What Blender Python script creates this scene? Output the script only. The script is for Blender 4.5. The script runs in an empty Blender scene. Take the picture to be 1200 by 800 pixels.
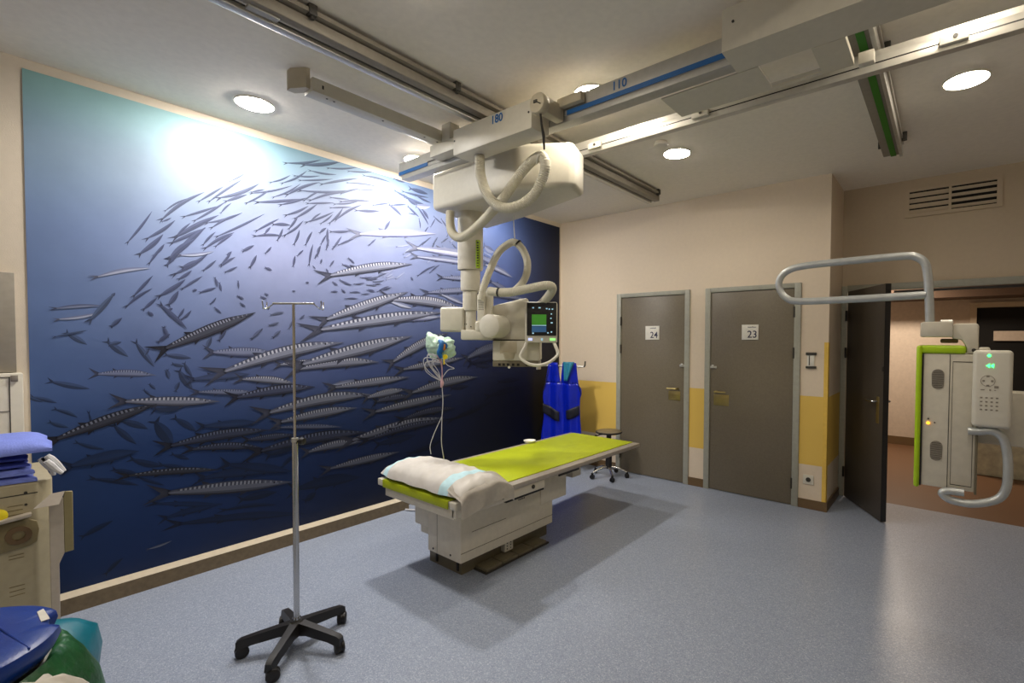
import bpy, bmesh, math, random
from mathutils import Vector, Matrix
random.seed(7)
S = bpy.context.scene
COL = S.collection
PI = math.pi

# ---------------------------------------------------------------- helpers
def lin(c):
    c = c / 255.0
    return c / 12.92 if c <= 0.04045 else ((c + 0.055) / 1.055) ** 2.4
def rgb(t): return (lin(t[0]), lin(t[1]), lin(t[2]), 1.0)

def mat(name, c, rough=0.6, metal=0.0, noise=0.06, scale=30.0, bump=0.0, bscale=80.0, spec=0.5, emit=None, estr=0.0, alpha=None, trans=0.0, coat=0.0):
    m = bpy.data.materials.new(name); m.use_nodes = True
    nt = m.node_tree; N = nt.nodes; L = nt.links
    b = N['Principled BSDF']
    b.inputs['Roughness'].default_value = rough
    b.inputs['Metallic'].default_value = metal
    b.inputs['Specular IOR Level'].default_value = spec
    b.inputs['Coat Weight'].default_value = coat
    tc = N.new('ShaderNodeTexCoord')
    nz = N.new('ShaderNodeTexNoise'); nz.inputs['Scale'].default_value = scale; nz.inputs['Detail'].default_value = 4
    L.new(tc.outputs['Object'], nz.inputs['Vector'])
    rp = N.new('ShaderNodeValToRGB')
    base = rgb(c)
    rp.color_ramp.elements[0].position = 0.3; rp.color_ramp.elements[1].position = 0.7
    rp.color_ramp.elements[0].color = tuple(v * (1 - noise) for v in base[:3]) + (1,)
    rp.color_ramp.elements[1].color = tuple(min(1, v * (1 + noise)) for v in base[:3]) + (1,)
    L.new(nz.outputs['Fac'], rp.inputs['Fac']); L.new(rp.outputs['Color'], b.inputs['Base Color'])
    if bump > 0:
        n2 = N.new('ShaderNodeTexNoise'); n2.inputs['Scale'].default_value = bscale; n2.inputs['Detail'].default_value = 3
        L.new(tc.outputs['Object'], n2.inputs['Vector'])
        bp = N.new('ShaderNodeBump'); bp.inputs['Strength'].default_value = bump; bp.inputs['Distance'].default_value = 0.01
        L.new(n2.outputs['Fac'], bp.inputs['Height']); L.new(bp.outputs['Normal'], b.inputs['Normal'])
    if emit:
        b.inputs['Emission Color'].default_value = rgb(emit); b.inputs['Emission Strength'].default_value = estr
    if alpha is not None: b.inputs['Alpha'].default_value = alpha
    b.inputs['Transmission Weight'].default_value = trans
    return m

class Thing:
    """an Empty at the thing's base that parents its parts"""
    def __init__(s, name, label, cat, loc=(0, 0, 0), rz=0.0, group=None):
        o = bpy.data.objects.new(name, None); COL.objects.link(o)
        o.empty_display_size = 0.1
        o.location = loc; o.rotation_euler = (0, 0, rz)
        o['label'] = label; o['category'] = cat
        if group: o['group'] = group
        s.o = o; s.M = (Matrix.Translation(Vector(loc)) @ Matrix.Rotation(rz, 4, 'Z'))
    def part(s, name, bm, m, parent=None, world=False, label=None, sharp=40):
        if world: bm.transform(s.M.inverted())
        return obj(name, bm, m, parent or s.o, label, sharp)

def obj(name, bm, m, parent=None, label=None, sharp=40, origin=None):
    me = bpy.data.meshes.new(name)
    if origin: bm.transform(Matrix.Translation(-Vector(origin)))
    bmesh.ops.recalc_face_normals(bm, faces=bm.faces[:])
    bm.to_mesh(me); bm.free()
    ms = m if isinstance(m, (list, tuple)) else [m]
    for x in ms: me.materials.append(x)
    me.polygons.foreach_set('use_smooth', [True] * len(me.polygons))
    me.set_sharp_from_angle(angle=math.radians(sharp))
    o = bpy.data.objects.new(name, me); COL.objects.link(o)
    if parent: o.parent = parent
    if origin: o.location = origin
    if label: o['label'] = label
    return o

def tag(o, label, cat, group=None):
    o['label'] = label; o['category'] = cat
    if group: o['group'] = group
    return o
def struct(name, bm, m, parent=None, label=None, cat=None, sharp=40):
    o = obj(name, bm, m, parent, sharp=sharp)
    if parent is None:
        o['kind'] = 'structure'
        if label: o['label'] = label
        if cat: o['category'] = cat
    return o
def B(): return bmesh.new()

def box(bm, x0, x1, y0, y1, z0, z1, bev=0.0, seg=2, mi=0):
    r = bmesh.ops.create_cube(bm, size=1.0)
    vs = r['verts']
    for v in vs:
        v.co = Vector(((x0 + x1) / 2 + v.co.x * (x1 - x0), (y0 + y1) / 2 + v.co.y * (y1 - y0), (z0 + z1) / 2 + v.co.z * (z1 - z0)))
    fs = {f for v in vs for f in v.link_faces}
    for f in fs: f.material_index = mi
    if bev > 0:
        es = list({e for v in vs for e in v.link_edges})
        r = bmesh.ops.bevel(bm, geom=es, offset=bev, segments=seg, affect='EDGES', profile=0.5)
        for f in r['faces']: f.material_index = mi
    return vs
def prism(bm, pts, z0, z1, axis='z', bev=0.0, seg=2, mi=0):
    """extrude a polygon. axis z: pts=(x,y); axis y: pts=(x,z); axis x: pts=(y,z)"""
    def P(p, h):
        return {'z': (p[0], p[1], h), 'y': (p[0], h, p[1]), 'x': (h, p[0], p[1])}[axis]
    a = [bm.verts.new(P(p, z0)) for p in pts]; b = [bm.verts.new(P(p, z1)) for p in pts]
    fs = [bm.faces.new(a), bm.faces.new(b)]
    n = len(pts)
    for i in range(n): fs.append(bm.faces.new((a[i], a[(i + 1) % n], b[(i + 1) % n], b[i])))
    for f in fs: f.material_index = mi
    bmesh.ops.recalc_face_normals(bm, faces=fs)
    if bev > 0:
        es = list({e for f in fs for e in f.edges})
        bmesh.ops.bevel(bm, geom=es, offset=bev, segments=seg, affect='EDGES', profile=0.5)
def quad(bm, pts, mi=0):
    f = bm.faces.new([bm.verts.new(p) for p in pts]); f.material_index = mi; return f
def lathe(bm, prof, c=(0, 0, 0), axis='z', seg=24, rot=None, mi=0):
    """prof=(r,h) list; closed at ends where r=0"""
    rings = []
    R = {'z': Matrix.Identity(3), 'x': Matrix.Rotation(PI / 2, 3, 'Y'), 'y': Matrix.Rotation(-PI / 2, 3, 'X')}[axis]
    if rot is not None: R = rot
    c = Vector(c)
    for r, h in prof:
        if r < 1e-6: rings.append([bm.verts.new(c + R @ Vector((0, 0, h)))])
        else: rings.append([bm.verts.new(c + R @ Vector((r * math.cos(2 * PI * i / seg), r * math.sin(2 * PI * i / seg), h))) for i in range(seg)])
    for a, b in zip(rings, rings[1:]):
        for i in range(seg):
            j = (i + 1) % seg
            if len(a) == 1 and len(b) == 1: continue
            if len(a) == 1: f = bm.faces.new((a[0], b[i], b[j]))
            elif len(b) == 1: f = bm.faces.new((a[i], a[j], b[0]))
            else: f = bm.faces.new((a[i], a[j], b[j], b[i]))
            f.material_index = mi
def cyl(bm, c, r, h0, h1, axis='z', seg=24, mi=0, bev=0.0):
    if bev: pr = [(0, h0), (r - bev, h0), (r, h0 + bev), (r, h1 - bev), (r - bev, h1), (0, h1)]
    else: pr = [(0, h0), (r, h0), (r, h1), (0, h1)]
    lathe(bm, pr, c, axis, seg, mi=mi)
def spline(pts, n=8):
    pts = [Vector(p) for p in pts]; out = []
    P = [pts[0] * 2 - pts[1]] + pts + [pts[-1] * 2 - pts[-2]]
    for i in range(1, len(P) - 2):
        for k in range(n):
            t = k / n; a, b, c, d = P[i - 1], P[i], P[i + 1], P[i + 2]
            out.append(0.5 * ((2 * b) + (c - a) * t + (2 * a - 5 * b + 4 * c - d) * t * t + (3 * b - a - 3 * c + d) * t ** 3))
    out.append(pts[-1]); return out
def tube(bm, pts, r, seg=10, closed=False, ribs=0.0, mi=0):
    pts = [Vector(p) for p in pts]; n = len(pts); rings = []; up = None
    for i, p in enumerate(pts):
        if closed: t = pts[(i + 1) % n] - pts[i - 1]
        else: t = pts[min(i + 1, n - 1)] - pts[max(i - 1, 0)]
        t.normalize()
        if up is None:
            up = Vector((0, 0, 1)) if abs(t.z) < 0.9 else Vector((1, 0, 0))
        u = (up - t * up.dot(t)).normalized(); up = u; w = t.cross(u)
        rr = (r[i] if isinstance(r, list) else r) * (1 + (ribs if i % 2 else -ribs))
        rings.append([bm.verts.new(p + (u * math.cos(2 * PI * k / seg) + w * math.sin(2 * PI * k / seg)) * rr) for k in range(seg)])
    m = n if closed else n - 1
    for i in range(m):
        a, b = rings[i], rings[(i + 1) % n]
        for k in range(seg):
            f = bm.faces.new((a[k], a[(k + 1) % seg], b[(k + 1) % seg], b[k])); f.material_index = mi
    if not closed:
        bm.faces.new(rings[0]).material_index = mi; bm.faces.new(rings[-1]).material_index = mi
def hose(bm, pts, r, step=0.006, seg=14, ribs=0.045):
    sp = spline(pts, 24); out = [sp[0]]; acc = 0
    for a, b in zip(sp, sp[1:]):
        d = (b - a).length
        while acc + d >= step:
            a = a + (b - a).normalized() * (step - acc); out.append(a.copy()); d = (b - a).length; acc = 0
        acc += d
    tube(bm, out, r, seg, ribs=ribs)
def grid(bm, fn, nu, nv, mi=0):
    vs = [[bm.verts.new(fn(i / nu, j / nv)) for j in range(nv + 1)] for i in range(nu + 1)]
    for i in range(nu):
        for j in range(nv):
            f = bm.faces.new((vs[i][j], vs[i + 1][j], vs[i + 1][j + 1], vs[i][j + 1])); f.material_index = mi
    return vs
_tc = {}
def text_bm(s, size, depth=0.001, bold=0.0):
    cu = bpy.data.curves.new('t', 'FONT'); cu.body = s; cu.size = size; cu.extrude = depth; cu.offset = bold
    cu.align_x = 'CENTER'; cu.align_y = 'CENTER'
    o = bpy.data.objects.new('t', cu); COL.objects.link(o)
    dg = bpy.context.evaluated_depsgraph_get(); me = bpy.data.meshes.new_from_object(o.evaluated_get(dg))
    bm = bmesh.new(); bm.from_mesh(me)
    bpy.data.objects.remove(o); bpy.data.curves.remove(cu); bpy.data.meshes.remove(me)
    return bm   # lies in xy, facing +z
FACE_NEG_Y = Matrix.Rotation(PI / 2, 4, 'X')     # text readable from -y
def place(bm, M): bm.transform(M); return bm
def merge(bm, other, M=None):
    me = bpy.data.meshes.new('tmp')
    if M: other.transform(M)
    other.to_mesh(me); other.free(); bm.from_mesh(me); bpy.data.meshes.remove(me)

# ---------------------------------------------------------------- materials
M = {}
M['ceiling'] = mat('ceiling_paint', (240, 233, 220), 0.8, bump=0.15, bscale=300, noise=0.03)
M['white'] = mat('white_enamel', (205, 200, 184), 0.42, noise=0.03)
M['white2'] = mat('white_plastic', (212, 208, 194), 0.38, noise=0.02)
M['beige'] = mat('beige_enamel', (186, 176, 152), 0.5, noise=0.04)
M['hose'] = mat('hose_plastic', (205, 200, 180), 0.45, noise=0.03)
M['alu'] = mat('brushed_aluminium', (200, 198, 190), 0.38, 0.5, noise=0.05)
M['alu2'] = mat('painted_aluminium', (178, 176, 168), 0.45, 0.25, noise=0.05)
M['steel'] = mat('chrome_steel', (200, 200, 200), 0.22, 1.0, noise=0.02)
M['brass'] = mat('brass_plate', (168, 150, 96), 0.35, 0.8)
M['black'] = mat('black_plastic', (22, 20, 20), 0.45)
M['dark'] = mat('dark_grey_plastic', (55, 52, 46), 0.5)
M['darkhole'] = mat('dark_void', (14, 13, 12), 0.9)
M['frame'] = mat('door_frame_paint', (160, 160, 148), 0.5, 0.0)
M['door'] = mat('door_laminate', (112, 103, 86), 0.42, noise=0.08, scale=60)
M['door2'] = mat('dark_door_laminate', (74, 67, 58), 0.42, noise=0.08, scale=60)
M['base'] = mat('brown_skirting', (104, 82, 54), 0.5)
M['yellow'] = mat('yellow_paint', (226, 188, 84), 0.55)
M['blue'] = mat('blue_stripe', (8, 92, 158), 0.45)
M['green'] = mat('green_stripe', (40, 120, 12), 0.5)
M['lime'] = mat('lime_mat_vinyl', (168, 180, 4), 0.5, bump=0.05, bscale=40, noise=0.05, scale=9)
M['limep'] = mat('lime_plastic', (168, 204, 20), 0.4)
M['tframe'] = mat('table_frame_grey', (164, 156, 146), 0.4, 0.2)
M['bodyw'] = mat('table_enamel', (218, 210, 192), 0.45, noise=0.04)
M['bodyd'] = mat('table_base_enamel', (112, 104, 84), 0.5)
M['sheet'] = mat('pillow_cover', (190, 186, 180), 0.75, bump=0.3, bscale=14, noise=0.03)
M['sheetb'] = mat('pillow_blue_band', (172, 205, 214), 0.75, bump=0.3, bscale=14)
M['apron'] = mat('blue_vinyl', (8, 32, 178), 0.3, bump=0.15, bscale=12, noise=0.12, scale=8)
M['turq'] = mat('turquoise_cloth', (30, 120, 150), 0.6, bump=0.3, bscale=30)
M['belt'] = mat('black_belt', (12, 14, 30), 0.6)
M['sign'] = mat('sign_plate', (225, 222, 212), 0.4)
M['ink'] = mat('sign_ink', (34, 36, 70), 0.5)
M['plinth'] = mat('wood_plinth_front', (112, 97, 74), 0.5, noise=0.15, scale=40)
M['plintht'] = mat('wood_plinth_top', (206, 194, 172), 0.42, noise=0.05)
M['lid'] = mat('blue_lid_plastic', (10, 52, 140), 0.35, bump=0.05, bscale=200, noise=0.06)
M['bag'] = mat('green_bag', (22, 84, 36), 0.4, bump=1.0, bscale=18, noise=0.35, scale=10)
M['teal'] = mat('teal_bag', (10, 110, 130), 0.4, bump=0.4, bscale=12)
M['cloth'] = mat('blue_cloth', (118, 134, 214), 0.8, bump=0.25, bscale=150)
M['glove'] = mat('white_glove', (206, 206, 208), 0.6)
M['fsheet'] = mat('white_fabric', (204, 198, 188), 0.8, bump=0.4, bscale=12)
M['greyp'] = mat('grey_panel', (140, 133, 120), 0.6)
M['cart'] = mat('cart_enamel', (168, 158, 130), 0.55, noise=0.05)
M['cartd'] = mat('cart_recess', (128, 116, 82), 0.6)
M['bracket'] = mat('beige_sheet_metal', (182, 172, 158), 0.45)
M['bracketd'] = mat('olive_sheet_metal', (140, 130, 92), 0.5)
M['grip'] = mat('grip_steel', (182, 186, 186), 0.36, 0.45)
M['panel'] = mat('bucky_enamel', (204, 198, 182), 0.5, noise=0.05)
M['lamp'] = mat('lamp_diffuser', (255, 255, 255), 0.5)
M['pack'] = mat('pale_green_film', (196, 226, 206), 0.3, bump=0.8, bscale=40, alpha=0.85)
M['orange'] = mat('orange_plug', (190, 120, 40), 0.5)
M['ylw'] = mat('yellow_plug', (240, 220, 30), 0.5)
M['lead'] = mat('pale_cable', (190, 190, 196), 0.5)
M['pink'] = mat('pink_cable', (200, 160, 170), 0.5)
M['labelg'] = mat('green_label', (150, 176, 20), 0.5)
M['seat'] = mat('stool_vinyl', (120, 108, 84), 0.4)
M['corrw'] = mat('corridor_wall', (200, 186, 170), 0.7)
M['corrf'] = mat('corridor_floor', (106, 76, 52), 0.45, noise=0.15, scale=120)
M['bulk'] = mat('brown_shade_bulkhead', (84, 64, 48), 0.7)  # dark brown standing in for shade high on the corridor wall
M['marble'] = mat('pale_marble', (216, 220, 200), 0.4, noise=0.2, scale=14)
M['film'] = mat('film_sleeve', (205, 200, 190), 0.3, alpha=0.9)
def emat(name, c, s):
    m = mat(name, c, 0.4, emit=c, estr=s); return m
M['ledg'] = emat('green_led', (60, 255, 120), 4)
M['leda'] = emat('amber_led', (255, 170, 40), 3)
M['scr_g'] = emat('screen_green', (60, 130, 40), 0.45)
M['scr_b'] = emat('screen_blue', (50, 90, 130), 0.45)
M['scr_l'] = emat('screen_light', (150, 190, 210), 0.7)
M['led_b'] = emat('button_blue_white', (190, 200, 255), 0.9)
M['led_g2'] = emat('button_green', (150, 240, 130), 0.9)

# floor: speckled vinyl
def floor_mat():
    m = mat('speckled_vinyl', (140, 156, 180), 0.36, noise=0.0); nt = m.node_tree; N = nt.nodes; L = nt.links; b = N['Principled BSDF']
    tc = N.new('ShaderNodeTexCoord')
    v = N.new('ShaderNodeTexVoronoi'); v.inputs['Scale'].default_value = 230; L.new(tc.outputs['Object'], v.inputs['Vector'])
    sep = N.new('ShaderNodeSeparateColor'); L.new(v.outputs['Color'], sep.inputs['Color'])
    r = N.new('ShaderNodeValToRGB'); L.new(sep.outputs['Red'], r.inputs['Fac']); e = r.color_ramp.elements
    e[0].position = 0.0; e[0].color = rgb((122, 132, 152)); e[1].position = 1.0; e[1].color = rgb((176, 184, 198))
    for p, c in ((0.18, (136, 146, 166)), (0.5, (143, 153, 172)), (0.82, (151, 160, 178))):
        k = e.new(p); k.color = rgb(c)
    nz = N.new('ShaderNodeTexNoise'); nz.inputs['Scale'].default_value = 1.6; L.new(tc.outputs['Object'], nz.inputs['Vector'])
    mr = N.new('ShaderNodeMapRange'); mr.inputs['To Min'].default_value = 0.28; mr.inputs['To Max'].default_value = 0.42
    L.new(nz.outputs['Fac'], mr.inputs['Value']); L.new(mr.outputs['Result'], b.inputs['Roughness'])
    L.new(r.outputs['Color'], b.inputs['Base Color'])
    n2 = N.new('ShaderNodeTexNoise'); n2.inputs['Scale'].default_value = 60; L.new(tc.outputs['Object'], n2.inputs['Vector'])
    bp = N.new('ShaderNodeBump'); bp.inputs['Strength'].default_value = 0.05; bp.inputs['Distance'].default_value = 0.01
    L.new(n2.outputs['Fac'], bp.inputs['Height']); L.new(bp.outputs['Normal'], b.inputs['Normal'])
    return m
M['floor'] = floor_mat()
# cream wall with a yellow painted band between 0.40 and 1.03 m
def wall_mat(name, band=True, c=(220, 204, 182)):
    m = mat(name, c, 0.62, noise=0.02, bump=0.1, bscale=200)
    if not band: return m
    nt = m.node_tree; N = nt.nodes; L = nt.links; b = N['Principled BSDF']
    src = b.inputs['Base Color'].links[0].from_socket
    g = N.new('ShaderNodeNewGeometry'); sp = N.new('ShaderNodeSeparateXYZ'); L.new(g.outputs['Position'], sp.inputs[0])
    a = N.new('ShaderNodeMath'); a.operation = 'GREATER_THAN'; a.inputs[1].default_value = 0.402; L.new(sp.outputs['Z'], a.inputs[0])
    c2 = N.new('ShaderNodeMath'); c2.operation = 'LESS_THAN'; c2.inputs[1].default_value = 1.031; L.new(sp.outputs['Z'], c2.inputs[0])
    mu = N.new('ShaderNodeMath'); mu.operation = 'MULTIPLY'; L.new(a.outputs[0], mu.inputs[0]); L.new(c2.outputs[0], mu.inputs[1])
    mx = N.new('ShaderNodeMix'); mx.data_type = 'RGBA'; L.new(mu.outputs[0], mx.inputs['Factor']); L.new(src, mx.inputs['A'])
    mx.inputs['B'].default_value = rgb((226, 190, 92)); L.new(mx.outputs['Result'], b.inputs['Base Color'])
    return m
M['wall'] = wall_mat('cream_wall_yellow_band')
M['wallp'] = wall_mat('cream_wall', False, (216, 204, 186))
M['header'] = wall_mat('warm_grey_wall', False, (196, 180, 156))

# lamp strengths by row, corridor lamp, exposure
LP = (385.0, 100.0, 56.0)
CORR = 45.0
EXPO = 0.0
HID = [(1, 0), (1, 1), (2, 1), (2, 2), (2, 0)]
# ================================================================ THE ROOM
HC = 3.01
bm = B(); box(bm, -0.2, 6.2, -7.0, 0.64, -0.1, 0.0); struct('floor', bm, M['floor'])
bm = B(); box(bm, 2.2, 6.2, 0.64, 4.2, -0.1, 0.0); tag(struct('floor_corridor', bm, M['corrf']), 'brown corridor floor beyond the open doorway', 'floor')
bm = B(); box(bm, -0.2, 6.2, -7.0, 0.8, HC, HC + 0.1)
struct('ceiling', bm, M['ceiling'])
bm = B(); box(bm, -0.2, 0.0, -7.0, 0.2, 0.0, HC); struct('wall_left', bm, M['wallp'])
bm = B(); box(bm, 6.0, 6.2, -7.0, 4.2, 0.0, HC); struct('wall_right', bm, M['wallp'])
bm = B(); box(bm, -0.2, 6.2, -7.0, -6.8, 0.0, HC); struct('wall_front', bm, M['wallp'])
# wall with the two closed doors (openings left for the doors)
D = [(0.9208, 1.7166), (2.0003, 2.801)]; DH = 2.0209
bm = B()
xs = [0.0] + [v for d in D for v in (d[0] - 0.045, d[1] + 0.045)] + [3.088]
for i in range(0, len(xs), 2): box(bm, xs[i], xs[i + 1], 0.0, 0.12, 0.0, HC)
for d in D: box(bm, d[0] - 0.045, d[1] + 0.045, 0.0, 0.12, DH + 0.04, HC)
box(bm, 2.96, 3.088, 0.12, 0.76, 0.0, HC)
struct('wall_back', bm, M['wall'])
# recessed wall above the open doorway
bm = B()
box(bm, 3.088, 3.14, 0.635, 0.76, 0.0, HC); box(bm, 3.14, 4.95, 0.635, 0.76, 2.07, HC); box(bm, 4.95, 6.0, 0.635, 0.76, 0.0, HC)
struct('wall_doorway', bm, M['header'])
# corridor shell
bm = B(); box(bm, 2.2, 6.2, 3.85, 4.0, 0.0, 2.6); box(bm, 2.2, 2.4, 0.8, 3.85, 0.0, 2.6); struct('wall_corridor', bm, M['corrw'])
bm = B(); box(bm, 2.2, 6.2, 0.76, 4.0, 2.5, 2.6); struct('ceiling_corridor', bm, M['corrw'])
bm = B(); box(bm, 2.4, 6.0, 3.30, 3.85, 2.12, 2.5); struct('trim_6', bm, M['bulk'])  # added bulkhead, shades and darkens the top of the corridor wall
bm = B(); box(bm, 2.4, 4.2, 3.83, 3.85, 0.0, 0.12); struct('baseboard_corridor', bm, M['base'])
bm = B(); box(bm, 4.17, 4.24, 3.80, 3.85, 0.0, 2.07); box(bm, 4.24, 5.6, 3.80, 3.85, 2.0, 2.07); f = struct('trim_3', bm, M['header'], cat='doorframe')
bm = B(); box(bm, 4.24, 5.6, 3.82, 3.849, 0.0, 2.0); struct('window_1', bm, M['darkhole'])
bm = B(); box(bm, 4.42, 5.4, 3.79, 3.819, 1.55, 1.68); struct('trim_4', bm, M['corrw'])
# corridor counter
t = Thing('reception_counter', 'pale mottled counter in the corridor beyond the open doorway, at the right edge', 'counter', (4.75, 2.6, 0))
bm = B(); box(bm, 4.12, 5.5, 2.45, 2.85, 0.0, 0.78, 0.01); t.part('counter_body', bm, M['marble'], world=True)
bm = B(); box(bm, 4.08, 5.5, 2.38, 2.9, 0.78, 0.83, 0.012); t.part('counter_top', bm, M['white'], world=True)

# doors
def door(i, d, num, hinge_right):
    x0, x1 = d; w = 0.045
    bm = B()
    box(bm, x0 - w - 0.012, x0, -0.018, 0.1, 0.0, DH + w, 0.004)
    box(bm, x1, x1 + w + 0.012, -0.018, 0.1, 0.0, DH + w, 0.004)
    box(bm, x0, x1, -0.018, 0.1, DH, DH + w, 0.004)
    fr = struct('door_%d' % i, bm, M['frame'], label='closed brown-grey door with plate %s and its pale frame' % num, cat='door')
    bm = B(); box(bm, x0 + 0.003, x1 - 0.003, -0.004, 0.04, 0.006, DH - 0.003, 0.002); obj('door_leaf', bm, M['door'], fr)
    if num == '24': a, z, pl, pz = (1.244, 1.416), (1.537, 1.69), (1.535, 1.672), (0.885, 0.985)
    else: a, z, pl, pz = (2.32, 2.48), (1.541, 1.688), (2.042, 2.20), (0.872, 0.985)
    bm = B(); box(bm, a[0], a[1], -0.012, -0.004, z[0], z[1], 0.002); s = obj('number_plate', bm, M['sign'], fr)
    bm = text_bm(num, 0.098, 0.0006, 0.0006)
    bm.transform(Matrix.Translation(((a[0] + a[1]) / 2 + 0.022, -0.0128, z[0] + 0.05)) @ FACE_NEG_Y)
    obj('number', bm, M['ink'], s)
    bm = B(); xx = a[0] + 0.06
    for k in range(9):
        ww = random.uniform(0.005, 0.009); box(bm, xx, xx + ww, -0.0132, -0.012, z[1] - 0.028, z[1] - 0.02 + random.uniform(-0.002, 0.003)); xx += ww + 0.002
    obj('small_print', bm, M['ink'], s)
    bm = B(); box(bm, pl[0], pl[1], -0.008, -0.004, pz[0], pz[1], 0.002); lk = obj('lock_plate', bm, M['brass'], fr)
    zl = pz[1] + 0.028
    e = 0.045 if hinge_right else -0.045
    cx = pl[0] + 0.03 if hinge_right else pl[1] - 0.03
    bm = B(); cyl(bm, (cx, -0.004, zl), 0.012, -0.05, 0.0, 'y', 12)
    tube(bm, spline([(cx, -0.05, zl), (cx + e * 0.4, -0.055, zl), (cx + e * 2.4, -0.052, zl)], 6), 0.009, 8)
    obj('lever_handle', bm, M['brass'], lk)
    lx = (1.66, 1.73) if num == '24' else (2.0, 2.07)
    bm = B(); box(bm, lx[0], lx[1], -0.012, -0.004, 1.248, 1.272, 0.003); box(bm, lx[0] + 0.02, lx[0] + 0.045, -0.024, -0.012, 1.25, 1.285, 0.003)
    obj('latch', bm, M['alu'], fr)
    hx = x1 - 0.012 if hinge_right else x0 - 0.012
    for zz in ((1.80, 1.42, 0.21) if hinge_right else (1.75, 1.43, 0.21)):
        bm = B(); cyl(bm, (hx + 0.012, -0.014, zz), 0.009, -0.05, 0.05, 'z', 10); obj('hinge', bm, M['dark'], fr)
    return fr
door(1, D[0], '24', False)
door(2, D[1], '23', True)

# open leaf of the double door
bm = B()
box(bm, 3.09, 3.14, 0.60, 0.64, 0.0, 2.07, 0.004); box(bm, 4.95, 5.01, 0.60, 0.66, 0.0, 2.07, 0.004); box(bm, 3.14, 4.95, 0.60, 0.635, 2.012, 2.075, 0.004)
fr = struct('door_3', bm, M['frame'], label='open dark door leaf swung into the room with its wide pale frame', cat='door')
hx, hy = 3.165, 0.60; ex, ey = 3.522, 0.018
ang = math.atan2(ey - hy, ex - hx); Lf = math.hypot(ex - hx, ey - hy)
def leafM(): return Matrix.Translation((hx, hy, 0)) @ Matrix.Rotation(ang, 4, 'Z')
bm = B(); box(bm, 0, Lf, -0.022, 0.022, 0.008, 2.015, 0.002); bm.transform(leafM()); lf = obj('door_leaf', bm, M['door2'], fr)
bm = B(); box(bm, Lf - 0.001, Lf + 0.003, -0.022, 0.022, 0.01, 2.013); bm.transform(leafM()); obj('edge_strip', bm, M['black'], lf)
bm = B(); box(bm, Lf - 0.10, Lf - 0.055, -0.027, -0.022, 0.83, 1.06, 0.002); box(bm, Lf - 0.10, Lf - 0.055, 0.022, 0.027, 0.83, 1.06, 0.002); bm.transform(leafM()); pl = obj('lock_plate', bm, M['brass'], lf)
bm = B()
for s in (-1, 1): tube(bm, spline([(Lf - 0.075, s * 0.025, 1.02), (Lf - 0.075, s * 0.065, 1.02), (Lf - 0.10, s * 0.07, 1.02), (Lf - 0.19, s * 0.066, 1.02)], 6), 0.010, 8)
bm.transform(leafM()); obj('lever_handle', bm, M['steel'], pl)
bm = B(); box(bm, Lf - 0.02, Lf + 0.003, -0.03, -0.022, 1.28, 1.32, 0.002); bm.transform(leafM()); obj('latch', bm, M['dark'], lf)
for zz in (1.78, 1.42, 0.25):
    bm = B(); cyl(bm, (-0.006, -0.03, zz), 0.010, -0.05, 0.05, 'z', 10); bm.transform(leafM()); obj('hinge', bm, M['black'], fr)

# black track under the head of the doorway
bm = B(); box(bm, 3.52, 4.94, 0.598, 0.62, 1.985, 2.005); struct('trim_5', bm, M['black'])

# skirting
bm = B()
for a, b in ((0.0, 0.863), (1.774, 1.943), (2.858, 3.088)): box(bm, a, b, -0.012, 0.0, 0.0, 0.085)
box(bm, 3.088, 3.10, -0.012, 0.6, 0.0, 0.085)
struct('baseboard_back', bm, M['base'])
bm = B(); box(bm, 3.054, 3.091, -0.004, 0.0, 0.085, 1.52); box(bm, 3.088, 3.0915, -0.004, 0.035, 0.085, 1.52); struct('trim_2', bm, M['yellow'], cat='corner guard')
# wooden plinth under the mural, mitred at its near end
bm = B()
for y0, y1 in ((-4.50, -2.27),):
    prism(bm, [(0, 0), (0.108, 0), (0.108, 0.088), (0, 0.088)], y0 + 0.0, y1, 'y', 0, mi=0)
for f in bm.faces:
    if f.normal.z > 0.5 or (f.calc_center_median().z > 0.087): f.material_index = 1
bmesh.ops.recalc_face_normals(bm, faces=bm.faces[:])
for f in bm.faces:
    f.material_index = 1 if f.calc_center_median().z > 0.08 else 0
struct('trim_1', bm, [M['plinth'], M['plintht']], label='wooden plinth ledge at the foot of the mural wall', cat='plinth')
bm = B(); box(bm, 0.0, 0.012, -2.27, 0.0, 0.0, 0.085); struct('baseboard_left', bm, M['base'])

# wall bits
t = Thing('wall_switch_plate', 'small white holder with dark end bars on the wall right of door 23', 'holder', (2.947, -0.001, 1.282))
bm = B(); box(bm, 2.915, 2.975, -0.008, 0.0, 1.30, 1.41, 0.002); t.part('card', bm, M['sign'], world=True)
bm = B(); box(bm, 2.905, 2.992, -0.016, 0.0, 1.405, 1.428, 0.002); t.part('clip_bar', bm, M['dark'], world=True)
bm = B(); box(bm, 2.905, 2.992, -0.016, 0.0, 1.284, 1.304, 0.002); t.part('clip_bar', bm, M['dark'], world=True)
bm = B(); box(bm, 2.93, 2.938, -0.010, -0.008, 1.31, 1.40); t.part('mark', bm, M['dark'], world=True)
t = Thing('power_socket', 'pale round power socket low on the wall right of door 23', 'socket', (2.944, -0.001, 0.234))
bm = B(); box(bm, 2.899, 2.989, -0.01, 0.0, 0.225, 0.31, 0.004); t.part('face_plate', bm, M['white2'], world=True)
bm = B(); cyl(bm, (2.944, -0.0105, 0.268), 0.021, -0.003, 0.0, 'y', 20); t.part('recess', bm, M['dark'], world=True)
bm = B(); box(bm, 3.16, 3.175, 0.3, 0.315, 0.0, 0.006)
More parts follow.
